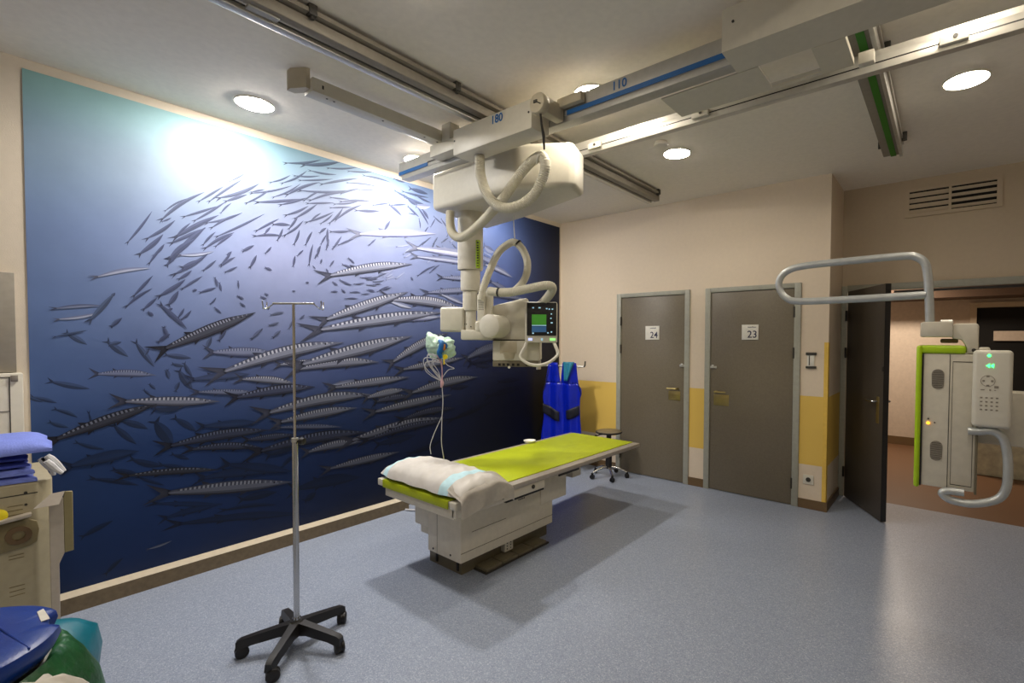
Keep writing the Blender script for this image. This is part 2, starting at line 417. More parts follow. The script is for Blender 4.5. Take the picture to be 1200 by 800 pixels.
# grille
t = Thing('air_grille', 'slatted brown ventilation grille high on the wall above the open doorway', 'grille', (3.92, 0.634, 2.66))
bm = B()
gx0, gx1, gz0, gz1 = 3.585, 4.26, 2.665, 2.925
for a in ((gx0, gx1, gz0, gz0 + 0.03), (gx0, gx1, gz1 - 0.03, gz1), (gx0, gx0 + 0.035, gz0 + .03, gz1 - .03), (gx1 - 0.035, gx1, gz0 + .03, gz1 - .03), (3.905, 3.925, gz0 + .03, gz1 - .03)):
    box(bm, a[0], a[1], 0.615, 0.636, a[2], a[3])
t.part('grille_frame', bm, M['header'], world=True)
bm = B(); box(bm, gx0 + 0.03, gx1 - 0.03, 0.6335, 0.6349, gz0 + 0.02, gz1 - 0.02); t.part('backing', bm, M['darkhole'], world=True)
for k in range(4):
    z = gz0 + 0.055 + k * 0.05
    bm = B()
    for a, b, tl in ((gx0 + 0.035, 3.905, 0.012), (3.925, gx1 - 0.035, 0.002)):
        prism(bm, [(0.632, z - 0.012 - tl), (0.618, z + 0.004), (0.618, z + 0.010), (0.632, z - 0.004 - tl)], a, b, 'x')
    t.part('slat', bm, M['header'], world=True)

# smoke detector ring & access line on ceiling
tag(obj('smoke_detector', (lambda b: (lathe(b, [(0, 0), (0.05, 0.0), (0.055, 0.012), (0.045, 0.03), (0, 0.032)], (2.2, -1.5, HC - 0.032), 'z', 24), b)[1])(B()), M['ceiling']),
    'flat round smoke detector on the ceiling beyond the far bridge rail', 'smoke detector')
t = Thing('ceiling_air_slot', 'dark narrow air slot in the ceiling beyond the trolley housing', 'vent', (0.95, -1.2, HC - 0.001))
bm = B(); box(bm, 0.88, 1.02, -1.75, -1.02, HC - 0.012, HC - 0.004); t.part('slot', bm, M['dark'], world=True)
bm = B(); box(bm, 0.868, 0.88, -1.76, -1.01, HC - 0.016, HC); box(bm, 1.02, 1.032, -1.76, -1.01, HC - 0.016, HC); box(bm, 0.88, 1.02, -1.02, -1.01, HC - 0.016, HC); t.part('slot_frame', bm, M['alu2'], world=True)

# ================================================================ LIGHTS
def lamp_mat(name, c, s):
    m = bpy.data.materials.new(name); m.use_nodes = True; nt = m.node_tree; nt.nodes.clear()
    e = nt.nodes.new('ShaderNodeEmission'); e.inputs[0].default_value = c; e.inputs[1].default_value = s
    o = nt.nodes.new('ShaderNodeOutputMaterial'); nt.links.new(e.outputs[0], o.inputs[0]); return m
CW = (1.0, 0.90, 0.78, 1)
LM = {'dim': lamp_mat('lamp_corner', (1.0, 0.92, 0.82, 1), LP[0] * .42), 0: lamp_mat('lamp_row_mural', (1.0, 0.94, 0.87, 1), LP[0]), 1: lamp_mat('lamp_row_middle', (1.0, 0.90, 0.76, 1), LP[1]), 2: lamp_mat('lamp_row_right', (1.0, 0.88, 0.72, 1), LP[2])}
def downlight(x, y, row, lab):
    t = Thing('ceiling_downlight', lab, 'ceiling light', (x, y, HC - 0.02), 0, 'round recessed downlights in the ceiling')
    bm = B(); lathe(bm, [(0.1015, 0.011), (0.108, 0.011), (0.110, 0.0195), (0.1015, 0.0195), (0.1015, 0.011)], (0, 0, 0), 'z', 40); t.part('trim_ring', bm, M['white2'])
    bm = B(); lathe(bm, [(0, -0.001), (0.05, 0.001), (0.085, 0.006), (0.101, 0.015), (0.0, 0.018)], (0, 0, 0), 'z', 40); t.part('diffuser', bm, LM['dim'] if (row == 0 and y > -2) else LM[row])
labs = {
 (0, 1): 'round ceiling downlight nearest the mural, left of the cable channel',
 (0, 2): 'round ceiling downlight glowing behind the left tip of the blue-striped beam',
 (0, 3): 'round ceiling downlight hidden above the white trolley housing by the mural',
 (1, 2): 'round ceiling downlight peeking over the blue-striped beam beside number 110',
 (1, 3): 'round ceiling downlight beyond the far rail, above door 23',
 (2, 3): 'round ceiling downlight at the right, beyond the end of the green-striped rail',
}
for i, x in enumerate((0.43, 2.2, 3.97)):
    for j, y in enumerate((-4.8, -3.565, -2.39, -1.235)):
        if (i, j) in labs: downlight(x, y, i, labs[(i, j)])
for i, j in HID:
    x = (0.43, 2.2, 3.97)[i]; y = (-4.8, -3.6, -2.4, -1.2, -6.0)[j]
    downlight(x, y, i, 'round ceiling downlight outside the picture, over the %s part of the room' % {0: 'mural side', 1: 'middle', 2: 'right'}[i])
def area(name, loc, rot, size, power, c):
    l = bpy.data.lights.new(name, 'AREA'); l.energy = power; l.size = size; l.color = c; l.shape = 'DISK'
    o = bpy.data.objects.new(name, l); COL.objects.link(o); o.location = loc; o.rotation_euler = rot; return o
area('corridor_lamp', (3.3, 2.75, 2.46), (0, 0, 0), 0.3, CORR, (1.0, 0.82, 0.64))
# ================================================================ MURAL (one printed panel, room light mixed into its colours)
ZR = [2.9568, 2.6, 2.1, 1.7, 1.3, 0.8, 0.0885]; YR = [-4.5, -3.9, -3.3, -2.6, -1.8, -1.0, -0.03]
BASE = [  # water tones of the print, with light and shade on the wall included
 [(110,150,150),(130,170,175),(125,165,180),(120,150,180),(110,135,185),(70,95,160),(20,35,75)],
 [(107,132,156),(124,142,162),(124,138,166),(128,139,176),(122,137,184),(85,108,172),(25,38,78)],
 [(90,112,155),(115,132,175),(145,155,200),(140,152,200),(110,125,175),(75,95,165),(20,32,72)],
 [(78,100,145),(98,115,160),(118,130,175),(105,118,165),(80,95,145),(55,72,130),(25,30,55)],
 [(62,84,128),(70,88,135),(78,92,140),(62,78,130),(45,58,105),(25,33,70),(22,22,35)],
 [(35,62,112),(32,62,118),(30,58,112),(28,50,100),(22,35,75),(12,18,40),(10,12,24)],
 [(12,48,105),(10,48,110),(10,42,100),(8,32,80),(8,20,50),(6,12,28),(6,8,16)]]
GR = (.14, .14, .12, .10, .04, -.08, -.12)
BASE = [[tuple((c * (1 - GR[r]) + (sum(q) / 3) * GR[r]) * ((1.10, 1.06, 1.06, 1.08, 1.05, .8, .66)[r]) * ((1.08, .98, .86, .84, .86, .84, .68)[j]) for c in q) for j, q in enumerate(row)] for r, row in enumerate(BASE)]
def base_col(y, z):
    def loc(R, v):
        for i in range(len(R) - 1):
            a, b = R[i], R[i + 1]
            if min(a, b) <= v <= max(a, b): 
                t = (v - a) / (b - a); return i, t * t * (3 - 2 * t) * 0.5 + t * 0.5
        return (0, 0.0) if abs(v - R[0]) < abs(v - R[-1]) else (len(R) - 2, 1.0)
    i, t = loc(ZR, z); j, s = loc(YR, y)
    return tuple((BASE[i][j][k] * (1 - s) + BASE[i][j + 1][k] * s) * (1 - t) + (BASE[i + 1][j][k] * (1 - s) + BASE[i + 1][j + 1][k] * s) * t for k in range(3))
def mixc(a, b, t): return tuple(a[k] * (1 - t) + b[k] * t for k in range(3))
mv, mf, mc = [], [], []
def face(pts, cols):
    n = len(mv); mv.extend(pts); mf.append(tuple(range(n, n + len(pts)))); mc.extend(cols)
NY, NZ = 72, 46
for i in range(NY):
    for j in range(NZ):
        ya, yb = -4.505 + 4.475 * i / NY, -4.505 + 4.475 * (i + 1) / NY
        za, zb = 0.0885 + 2.8683 * j / NZ, 0.0885 + 2.8683 * (j + 1) / NZ
        q = [(ya, za), (yb, za), (yb, zb), (ya, zb)]
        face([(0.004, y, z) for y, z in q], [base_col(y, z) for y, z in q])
WPROF = [(0.0, .30), (.06, .42), (.14, .58), (.25, .78), (.38, .95), (.48, 1.0), (.60, .98), (.70, .86), (.78, .68), (.85, .46), (.92, .26), (1.0, .04)]
def wprof(t):
    for (a, u), (b, v) in zip(WPROF, WPROF[1:]):
        if t <= b: return u + (v - u) * (t - a) / (b - a)
    return .05
PAL = {  # back, flank, belly, bar, mix towards water
 'L': ((96,102,128),(138,143,164),(66,70,100),None,.2), 'W': ((112,117,142),(164,167,184),(84,88,122),None,.15),
 'S': ((62,66,86),(112,116,134),(40,42,56),(168,170,182),.08), 'T': ((26,28,44),(58,62,84),(20,22,34),(118,121,140),.25),
 'D': ((28,30,42),(54,56,68),(24,24,34),(118,120,134),.12), 'K': ((18,20,34),(26,28,42),(14,16,28),None,.38),
 'G': ((66,72,98),(104,110,134),(44,48,72),(130,134,154),.25), 'M': ((48,56,84),(66,72,100),(40,46,74),None,.40),
 'A': ((50,56,88),(66,72,104),(40,44,74),None,.22)}
FISH = "-4496,1205,-4407,1165,22,M;-4362,1554,-4284,1489,30,M;-4196,1504,-4110,1415,35,M;-4191,1488,-4138,1504,24,M;-4072,1496,-3990,1348,30,M;-4424,1284,-4277,1234,32,M;-4242,1317,-3982,1295,46,G;-4181,1598,-4133,1649,21,M;-3937,1593,-3916,1528,21,M;-4034,1421,-4013,1464,17,M;-4013,1241,-3986,1207,18,M;-4040,1207,-4011,1169,17,M;-3925,1325,-3919,1267,16,M;-4523,1215,-4459,1174,16,M;-4412,1129,-4329,1075,21,M;-4433,1060,-4365,1022,21,M;-4176,1003,-4081,879,33,K;-4142,1029,-4026,966,38,K;-4331,929,-4222,873,22,M;-3989,1001,-3928,853,50,K;-4099,788,-3949,718,39,K;-4267,708,-4072,624,28,K;-4504,986,-4420,947,21,M;-4282,1092,-4263,970,13,M;-4180,742,-4066,678,28,K;-4072,672,-3951,595,19,K;-3890,1012,-3785,914,38,K;-3985,1000,-3905,849,60,K;-3906,783,-3821,734,25,K;-3964,729,-3808,664,31,K;-3271,569,-3181,648,33,K;-3628,346,-3309,296,30,M;-3879,325,-3112,172,53,K;-3943,385,-3642,395,46,K;-3992,489,-3642,386,32,K;-3528,392,-3308,391,57,K;-4316,387,-4192,440,31,K;-4224,135,-4150,201,25,K;-3169,380,-2661,356,91,K;-3108,273,-3028,320,51,K;-1709,728,-1140,866,57,M;-1064,1059,-740,1067,58,M;-1462,1286,-1177,1234,72,K;-1708,1037,-1496,1047,52,K;-1214,915,-654,986,69,K;-2497,611,-2126,633,71,K;-2181,474,-1823,548,52,M;-2649,472,-2486,474,45,K;-3898,1364,-3840,1346,21,K;-3866,1314,-3801,1193,41,K;-3933,1321,-3918,1267,17,M;-3887,1191,-3867,1247,22,M;-3839,1362,-3800,1277,23,K;-3929,1422,-3805,1399,32,M;-3722,1461,-3693,1538,28,M;-3650,1517,-3609,1583,25,M;-3453,1531,-3387,1601,22,M;-3317,1541,-3269,1589,23,M;-3337,1625,-3286,1650,18,M;-3212,1605,-3185,1668,17,M;-4101,2105,-3987,2313,17,A;-3922,2331,-3814,2432,13,A;-3938,2275,-3719,2496,27,A;-4010,2143,-3875,2280,26,A;-4047,2043,-3936,2180,34,A;-3978,2045,-3931,2120,21,A;-3938,2259,-3894,2292,13,A;-3747,2431,-3611,2562,18,A;-3691,2444,-3501,2638,19,A;-3574,2606,-3481,2688,9,A;-3634,2479,-3399,2634,31,A;-3826,2314,-3649,2419,20,A;-3772,2300,-3597,2465,19,A;-3597,2465,-3475,2538,26,A;-3628,2381,-3568,2459,14,A;-3870,2175,-3642,2361,38,A;-3890,2135,-3715,2261,29,A;-3878,2060,-3718,2265,40,A;-3866,2188,-3796,2279,17,A;-3707,2296,-3504,2407,21,A;-3679,2272,-3523,2394,20,A;-3730,2149,-3662,2245,18,A;-3716,2130,-3555,2260,25,A;-3659,2151,-3563,2246,19,A;-3651,2217,-3365,2428,20,A;-3499,2150,-3436,2191,21,A;-3476,2480,-3363,2584,15,A;-3444,2564,-3363,2602,16,A;-3598,2100,-3572,2126,20,A;-3216,2834,-2966,2932,24,A;-3090,2856,-2815,2961,37,A;-2907,2884,-2671,2959,19,A;-2742,2905,-2541,2955,17,A;-3321,2665,-3191,2751,16,A;-3244,2680,-3072,2818,19,A;-3155,2756,-2977,2804,18,A;-3044,2825,-2847,2850,20,A;-3119,2732,-2878,2806,18,A;-3305,2562,-3119,2708,16,A;-3210,2604,-2977,2755,28,A;-2958,2745,-2666,2868,25,A;-3444,2556,-3178,2678,17,A;-3476,2482,-3330,2607,15,A;-3404,2502,-3111,2594,29,A;-3254,2518,-3074,2612,23,A;-3119,2655,-2667,2777,26,A;-3093,2588,-2968,2692,17,A;-3046,2599,-2775,2724,24,A;-2889,2656,-2743,2675,17,A;-3065,2570,-2869,2620,19,A;-2859,2612,-2645,2692,19,A;-3220,2450,-3065,2551,23,A;-3158,2439,-2998,2581,23,A;-3075,2426,-2870,2548,21,A;-3047,2442,-2970,2517,17,A;-2970,2437,-2880,2526,18,A;-2901,2456,-2797,2595,24,A;-2850,2491,-2634,2657,25,A;-2890,2575,-2722,2617,16,A;-2679,2600,-2473,2639,21,A;-2532,2675,-2376,2732,20,A;-3230,2301,-3103,2431,22,A;-3415,2300,-3272,2411,21,A;-3423,2258,-3239,2290,24,A;-3307,2362,-3194,2379,31,A;-3366,2286,-3328,2340,21,A;-3283,2254,-3247,2345,21,A;-3203,2353,-3140,2457,22,A;-3169,2245,-3131,2357,23,A;-3086,2253,-3038,2360,23,A;-2972,2276,-2932,2354,18,A;-2922,2284,-2921,2406,26,A;-2872,2272,-2809,2365,19,A;-2891,2386,-2735,2420,26,A;-2981,2360,-2931,2409,24,A;-2432,2480,-2376,2575,21,A;-2568,2331,-2522,2387,13,A;-2610,2904,-2375,2912,22,A;-2753,2808,-2472,2843,17,A;-2656,2775,-2472,2810,14,A;-2334,2952,-2229,2949,24,A;-2169,2906,-1987,2902,49,A;-2241,2861,-1980,2870,28,A;-2218,2820,-2032,2798,41,A;-2206,2812,-2096,2773,44,A;-2323,2846,-2157,2812,25,A;-2108,2856,-1954,2827,26,A;-2358,2714,-2218,2751,22,A;-2381,2709,-2266,2640,35,A;-2194,2735,-2084,2667,27,A;-2096,2751,-1981,2611,29,A;-2045,2740,-1981,2666,39,A;-2084,2645,-2071,2561,18,A;-2182,2679,-2108,2684,15,A;-2438,2477,-2376,2581,21,A;-2579,2327,-2515,2393,13,A;-1915,2702,-1820,2653,19,A;-2108,2765,-1961,2792,46,L;-2680,2598,-2470,2638,21,A;-2807,2642,-2545,2702,24,A;-2807,2708,-2658,2783,19,A;-1955,2604,-1902,2693,16,A;-2033,2524,-1981,2599,16,A;-1834,2695,-1765,2618,20,A;-1765,2549,-1722,2672,19,A;-1951,2384,-1902,2484,17,M;-2045,2420,-1950,2506,15,M;-2091,2393,-1998,2468,15,M;-1828,2475,-1752,2530,16,M;-1926,2449,-1877,2519,16,M;-1700,2475,-1648,2441,20,M;-2247,2301,-2181,2369,22,W;-2236,2273,-2148,2335,22,W;-2323,2071,-2237,2138,22,W;-2416,2052,-2333,2089,22,W;-1999,2256,-1951,2293,15,W;-2311,2358,-2181,2398,22,W;-2092,2125,-1903,2238,23,A;-1963,2170,-1854,2255,16,A;-2171,2097,-2149,2070,27,A;-2572,2335,-2514,2391,13,A;-2446,2077,-2333,2175,14,W;-2516,2060,-2416,2108,14,M;-2593,2034,-2476,2074,14,M;-2536,2022,-2437,2045,14,M;-2594,1989,-2507,1988,14,M;-2497,1942,-2386,1999,14,A;-2594,1943,-2527,1931,14,A;-1916,1929,-1830,1894,17,A;-1816,2436,-1700,2401,18,W;-1778,2390,-1648,2377,17,W;-1282,2520,-1144,2483,70,G;-1296,2461,-1175,2421,40,W;-4003,1993,-3931,2119,18,A;-4077,1786,-3989,1916,21,A;-4110,1722,-3993,1836,20,A;-4034,1707,-3970,1782,22,A;-3917,1992,-3852,2083,30,A;-3904,2035,-3777,2177,45,A;-3879,1940,-3703,2096,29,A;-3840,1986,-3745,2048,40,A;-3860,1909,-3794,1971,23,A;-3957,1795,-3828,1909,33,A;-3842,1850,-3739,1939,19,A;-3914,1742,-3865,1831,35,A;-3729,1982,-3661,2055,19,A;-3632,2033,-3572,2129,19,A;-3632,2020,-3550,2092,20,A;-3607,1984,-3539,2027,18,A;-3461,2032,-3421,2124,23,A;-3748,1833,-3663,1870,21,A;-3669,1934,-3656,1875,19,A;-3644,1902,-3634,1846,19,A;-3789,1838,-3768,1848,21,A;-3536,1925,-3533,1872,15,A;-3541,1823,-3503,1803,17,A;-3523,1775,-3492,1750,17,A;-3696,1760,-3664,1805,14,A;-3672,1735,-3636,1698,16,A;-3867,1663,-3837,1722,18,A;-3851,1651,-3800,1711,19,A;-4014,1688,-3990,1666,24,A;-3941,1595,-3920,1531,21,A;-3921,1701,-3895,1719,19,A;-3649,1515,-3612,1585,20,A;-3455,1534,-3390,1599,17,A;-4179,1597,-4134,1648,21,A;-4179,1771,-4162,1795,20,A;-3949,1732,-3825,1590,34,A;-3967,1506,-3910,1555,29,A;-3849,2063,-3674,2113,21,L;-3503,2139,-3436,2190,21,A;-3461,2037,-3421,2124,25,A;-3363,2146,-3325,2198,18,A;-3365,2040,-3323,2026,25,A;-3179,2076,-3165,2155,23,A;-3147,2158,-3105,2208,17,A;-3064,2106,-3034,2263,21,A;-3002,2179,-2977,2262,27,A;-3021,2156,-3001,2199,18,A;-2978,2122,-2968,2158,18,A;-2933,2239,-2912,2323,19,A;-2882,2252,-2820,2339,18,A;-2831,2291,-2714,2357,19,A;-2904,2111,-2873,2161,19,A;-3036,2094,-3017,2072,13,A;-2752,2193,-2704,2157,22,A;-2801,2134,-2726,2112,21,A;-2934,2082,-2919,2053,21,A;-3089,1960,-3066,1962,19,A;-3186,1888,-3163,1887,12,A;-3371,1854,-3346,1842,18,A;-3396,1829,-3359,1818,18,A;-3530,1819,-3503,1803,17,A;-3331,1703,-3245,1726,18,M;-3344,1628,-3280,1649,18,M;-3459,1529,-3390,1604,16,M;-3320,1540,-3272,1587,17,M;-3133,1683,-3101,1714,18,A;-2884,1985,-2844,1963,21,A;-2823,2007,-2727,1974,21,A;-2813,1930,-2781,1906,21,A;-2738,1915,-2651,1922,14,A;-2782,1859,-2673,1867,14,A;-2705,1987,-2616,2006,14,A;-2895,1907,-2844,1912,17,A;-2582,2032,-2500,2051,14,A;-2650,2046,-2547,2062,14,A;-2536,1998,-2465,2010,14,A;-2582,1950,-2525,1938,18,A;-2476,2109,-2379,2126,14,W;-2416,2071,-2354,2112,21,W;-2465,1954,-2367,1991,14,A;-2639,1907,-2571,1918,14,A;-4235,1883,-4000,1961,24,L;-4402,1690,-4220,1716,19,G;-4392,1631,-4226,1675,18,L;-4267,1634,-4164,1795,27,K;-4406,1534,-4280,1571,11,K;-2901,1156,-2637,1174,42,L;-3687,1435,-3308,1425,66,G;-3794,1259,-3471,1276,52,K;-3519,1243,-3176,1189,55,S;-3770,1173,-3433,1145,41,G;-3551,1119,-3030,1152,76,T;-3988,1089,-3847,1085,60,K;-4129,1146,-3653,1099,65,S;-4412,964,-3981,1115,65,D;-4359,802,-4069,835,66,K;-4120,693,-3661,632,43,D;-3743,942,-3414,927,53,K;-3807,799,-3397,735,52,T;-3918,841,-3354,860,70,T;-3747,596,-3329,549,66,K;-3609,657,-3201,522,65,K;-3356,681,-3119,749,67,K;-3935,542,-3201,443,88,S;-3410,716,-2602,732,88,T;-3280,868,-2821,807,39,G;-3490,810,-3180,799,50,T;-3276,909,-2691,951,75,S;-3352,988,-2554,1050,95,S;-3626,1302,-2802,1500,95,S;-3275,1336,-2940,1344,52,S;-3935,1463,-3432,1714,76,D;-3082,650,-2648,658,70,S;-2737,684,-1807,757,95,S;-2602,666,-1756,725,64,T;-2917,485,-2299,507,67,S;-2871,1137,-2191,1181,74,S;-2515,987,-2187,1003,62,T;-2600,1029,-2231,1069,69,S;-2531,900,-1724,978,81,S;-2259,798,-1677,836,67,T;-2165,1036,-1376,1134,94,S;-3145,1298,-2493,1329,83,S;-3123,1333,-2163,1559,114,S;-2358,1328,-1754,1593,90,S;-2257,1255,-1563,1342,74,S;-1513,1340,-999,1480,94,G;-1462,1286,-999,1356,74,K;-2276,1705,-1835,1750,63,L;-2389,1870,-2166,1815,39,L;-2366,1879,-1568,1835,98,S;-2984,1601,-1825,1792,103,S;-2937,1684,-2204,1961,92,S;-2904,2036,-2160,2220,78,S;-2658,2409,-1902,2545,67,W;-1990,1974,-1370,2056,59,G;-1834,1966,-1540,1885,44,L;-1829,2133,-1370,2164,51,G;-2110,2296,-1370,2316,50,L;-2110,2375,-1191,2385,77,W;-1370,2405,-1065,2336,69,G;-1275,2328,-868,2235,60,L;-1190,2155,-867,2042,62,G;-1370,2003,-585,1993,57,G;-4032,215,-3920,230,14,L;-1731,2497,-1626,2575,33,W"
xo = 0.0045
for rec in FISH.split(';'):
    a0, a1, b0, b1, w, k = rec.split(',')
    y0, z0, y1, z1, w = int(a0) / 1000, int(a1) / 1000, int(b0) / 1000, int(b1) / 1000, int(w) / 1000
    xo += 0.00001
    L = math.hypot(y1 - y0, z1 - z0)
    if L < 0.01: continue
    if (y1 - y0) < -0.01 and k not in 'MA': pass
    d = ((y1 - y0) / L, (z1 - z0) / L); n = (-d[1], d[0])
    if n[1] < 0: n = (-n[0], -n[1])          # n points up: back of the fish
    big = L > 0.26 and k in 'STDGLWK'
    N = (62 if L > .55 else 46) if (big and PAL[k][3]) else (16 if big else 9)
    bk, fl, be, bar, mx = PAL[k]
    bg = base_col((y0 + y1) / 2, max(.1, min(2.95, (z0 + z1) / 2)))
    lum = (bg[0] + bg[1] + bg[2]) / 3
    sc = min(1.15, max(.55, .5 + lum / 170.0))
    if k in 'MAK': sc = 1.0; 
    if k in 'MK': dk = mixc((0, 0, 0), bg, .62 if k == 'K' else .72); bk = mixc(dk, bg, .15); fl = mixc(dk, bg, .35); be = mixc((0, 0, 0), bg, .5)
    elif k == 'A': bk = mixc(bg, (36, 38, 62), .58); fl = mixc(bg, (60, 62, 84), .45); be = mixc(bg, (26, 28, 50), .66); w *= .78
    cv = [mixc(tuple(min(255, c * sc) for c in q), bg, mx * .6) for q in (bk, fl, be)]
    cb = mixc(tuple(min(255, c * sc) for c in bar), bg, mx) if bar else None
    if k == 'W' and not big: cv = [mixc(q, bg, .62) for q in cv]; w *= .7
    bend = (random.uniform(-.05, .05) if not big else random.uniform(.0, .045)) * L
    def P(t, s):     # s -1 belly .. 1 back
        ww = (wprof(t) if big else max(.06, math.sin(PI * min(1, t * .93 + .07)) ** .8)) * w / 2
        bb = -bend * math.sin(PI * t) if d[0] > 0 else bend * math.sin(PI * t)
        return (xo, y0 + d[0] * L * t + n[0] * (ww * s - bb), z0 + d[1] * L * t + n[1] * (ww * s - bb))
    rows = [(1.0, .80, cv[0]), (.80, .26, None), (.26, -.42, cv[1]), (-.42, -.75, mixc(cv[1], cv[2], .5)), (-.75, -1.0, cv[2])]
    if not big: rows = [(1.0, .1, cv[0]), (.1, -1.0, cv[2] if k in 'AMK' else cv[1])]
    for i in range(N):
        ta, tb = i / N, (i + 1) / N
        for (sa, sb, c) in rows:
            if c is None:
                c = cv[0] if k in 'LWK' else mixc(cv[0], cv[1], .45)
                if cb and .05 < ta < .72: c = cb if i % 2 else cv[0]
                elif cb and .72 < ta < .93: c = mixc(cb, cv[0], .25 if (i % 3 == 1) else .75)
            if big and sa < .3 and ta > .86: c = mixc(c, cv[0], .6)
            face([P(ta, sb), P(tb, sb), P(tb, sa), P(ta, sa)], [c] * 4)
    # forked tail
    fw = w * (.75 if big else .6); tl = min(L * .16, w * 1.7)
    tc = mixc(cv[0], (10, 10, 20), .35)
    c0 = P(0.02, 1); c1 = P(0.02, -1); cm = P(0.0, 0)
    for s in (1, -1):
        tip = (xo, y0 - d[0] * tl + n[0] * fw * s, z0 - d[1] * tl + n[1] * fw * s)
        back = (xo, y0 - d[0] * tl * .28, z0 - d[1] * tl * .28)
        face([c0 if s > 0 else c1, tip, back, cm], [tc, tc, mixc(tc, cv[1], .3), tc])
    if big:
        for (t0, s, ln) in ((.24, 1, .06), (.27, -1, .055), (.55, -1, .05)):
            p = P(t0, s); q = P(t0 + ln, s); r = (xo, (p[1] - d[0] * L * .012) + n[0] * s * w * .28, (p[2] - d[1] * L * .012) + n[1] * s * w * .28)
            face([p, q, r], [tc] * 3)
        if bar:  # eye
            e = P(.83, .25); rr = w * .07; xo2 = xo + .000006
            face([(xo2, e[1] + rr * math.cos(u * PI / 4), e[2] + rr * math.sin(u * PI / 4)) for u in range(8)], [(12, 12, 18)] * 8)
me = bpy.data.meshes.new('fish_mural'); me.from_pydata(mv, [], mf)
# clip to the panel edges
ca = me.color_attributes.new('print', 'FLOAT_COLOR', 'CORNER')
ca.data.foreach_set('color', [v for c in mc for v in (lin(max(2, min(255, c[0]))), lin(max(2, min(255, c[1]))), lin(max(2, min(255, c[2]))), 1.0)])
for v in me.vertices:
    v.co.y = min(-0.03, max(-4.505, v.co.y)); v.co.z = min(2.9568, max(0.0885, v.co.z))
mm = bpy.data.materials.new('printed_mural'); mm.use_nodes = True; nt = mm.node_tree; b = nt.nodes['Principled BSDF']
at = nt.nodes.new('ShaderNodeVertexColor'); at.layer_name = 'print'
tcn = nt.nodes.new('ShaderNodeTexCoord'); nz = nt.nodes.new('ShaderNodeTexNoise'); nz.inputs['Scale'].default_value = 5; nz.inputs['Detail'].default_value = 5
nt.links.new(tcn.outputs['Object'], nz.inputs['Vector'])
mr = nt.nodes.new('ShaderNodeMapRange'); mr.inputs['To Min'].default_value = .86; mr.inputs['To Max'].default_value = 1.12; nt.links.new(nz.outputs['Fac'], mr.inputs['Value'])
hs = nt.nodes.new('ShaderNodeHueSaturation'); nt.links.new(at.outputs['Color'], hs.inputs['Color']); nt.links.new(mr.outputs['Result'], hs.inputs['Value'])
nt.links.new(hs.outputs['Color'], b.inputs['Base Color']); b.inputs['Roughness'].default_value = 0.5; b.inputs['Specular IOR Level'].default_value = 0.3
me.materials.append(mm)
mu = bpy.data.objects.new('fish_mural', me); COL.objects.link(mu)
tag(mu, 'huge blue wall mural of a school of barracudas covering the left wall', 'mural')

# ================================================================ CEILING RAILS, BRIDGE, CARRIAGE
def cling(name, label, cat, loc, rz=0, group=None): return Thing(name, label, cat, loc, rz, group)
# rail A (left, dark) and rail C (right, green stripe) run along y
t = cling('ceiling_rail', 'long silver ceiling rail running from the top left edge to the door wall', 'rail', (1.58, -2.5, 2.895), 0, 'ceiling rails')
bm = B(); box(bm, 1.505, 1.555, -6.6, -0.46, 2.90, 2.955, 0.006); t.part('track', bm, M['alu'], world=True)
bm = B(); box(bm, 1.555, 1.572, -6.6, -0.46, 2.92, 2.97); t.part('groove', bm, M['dark'], world=True)
bm = B(); box(bm, 1.572, 1.63, -6.6, -0.44, 2.915, 2.965, 0.004); box(bm, 1.50, 1.66, -6.6, -0.50, 2.97, 2.99); t.part('mounting_profile', bm, M['greyp'], world=True)
for y in (-0.50, -2.95, -3.75, -5.6):
    bm = B(); box(bm, 1.63, 1.665, y - 0.018, y + 0.018, 2.962, HC, 0.003); cyl(bm, (1.648, y, 2.955), 0.010, -0.006, 0.012, 'z', 10); t.part('ceiling_bracket', bm, M['dark'], world=True)
bm = B(); box(bm, 1.558, 1.60, -3.98, -3.86, 2.908, 2.93, 0.003); t.part('joint_plate', bm, M['alu2'], world=True)
t = cling('ceiling_rail', 'short ceiling rail with a green stripe, at upper right behind the carriage', 'rail', (3.57, -2.5, 2.89), 0, 'ceiling rails')
bm = B(); box(bm, 3.51, 3.61, -6.6, -0.45, 2.915, 2.965, 0.004); t.part('track', bm, M['greyp'], world=True)
bm = B(); box(bm, 3.558, 3.592, -6.6, -0.452, 2.908, 2.915); t.part('green_strip', bm, M['green'], world=True)
bm = B(); box(bm, 3.612, 3.632, -6.6, -0.45, 2.895, 2.955, 0.003); box(bm, 3.50, 3.64, -6.6, -0.5, 2.965, 2.99); t.part('mounting_profile', bm, M['alu'], world=True)
for y, s in ((-0.62, 1), (-1.9, 1), (-0.55, -1)):
    bm = B(); 
    if s > 0: box(bm, 3.634, 3.665, y - 0.012, y + 0.012, 2.95, HC, 0.003)
    else: box(bm, 3.485, 3.508, y - 0.01, y + 0.01, 2.95, HC, 0.003)
    t.part('ceiling_bracket', bm, M['dark'], world=True)
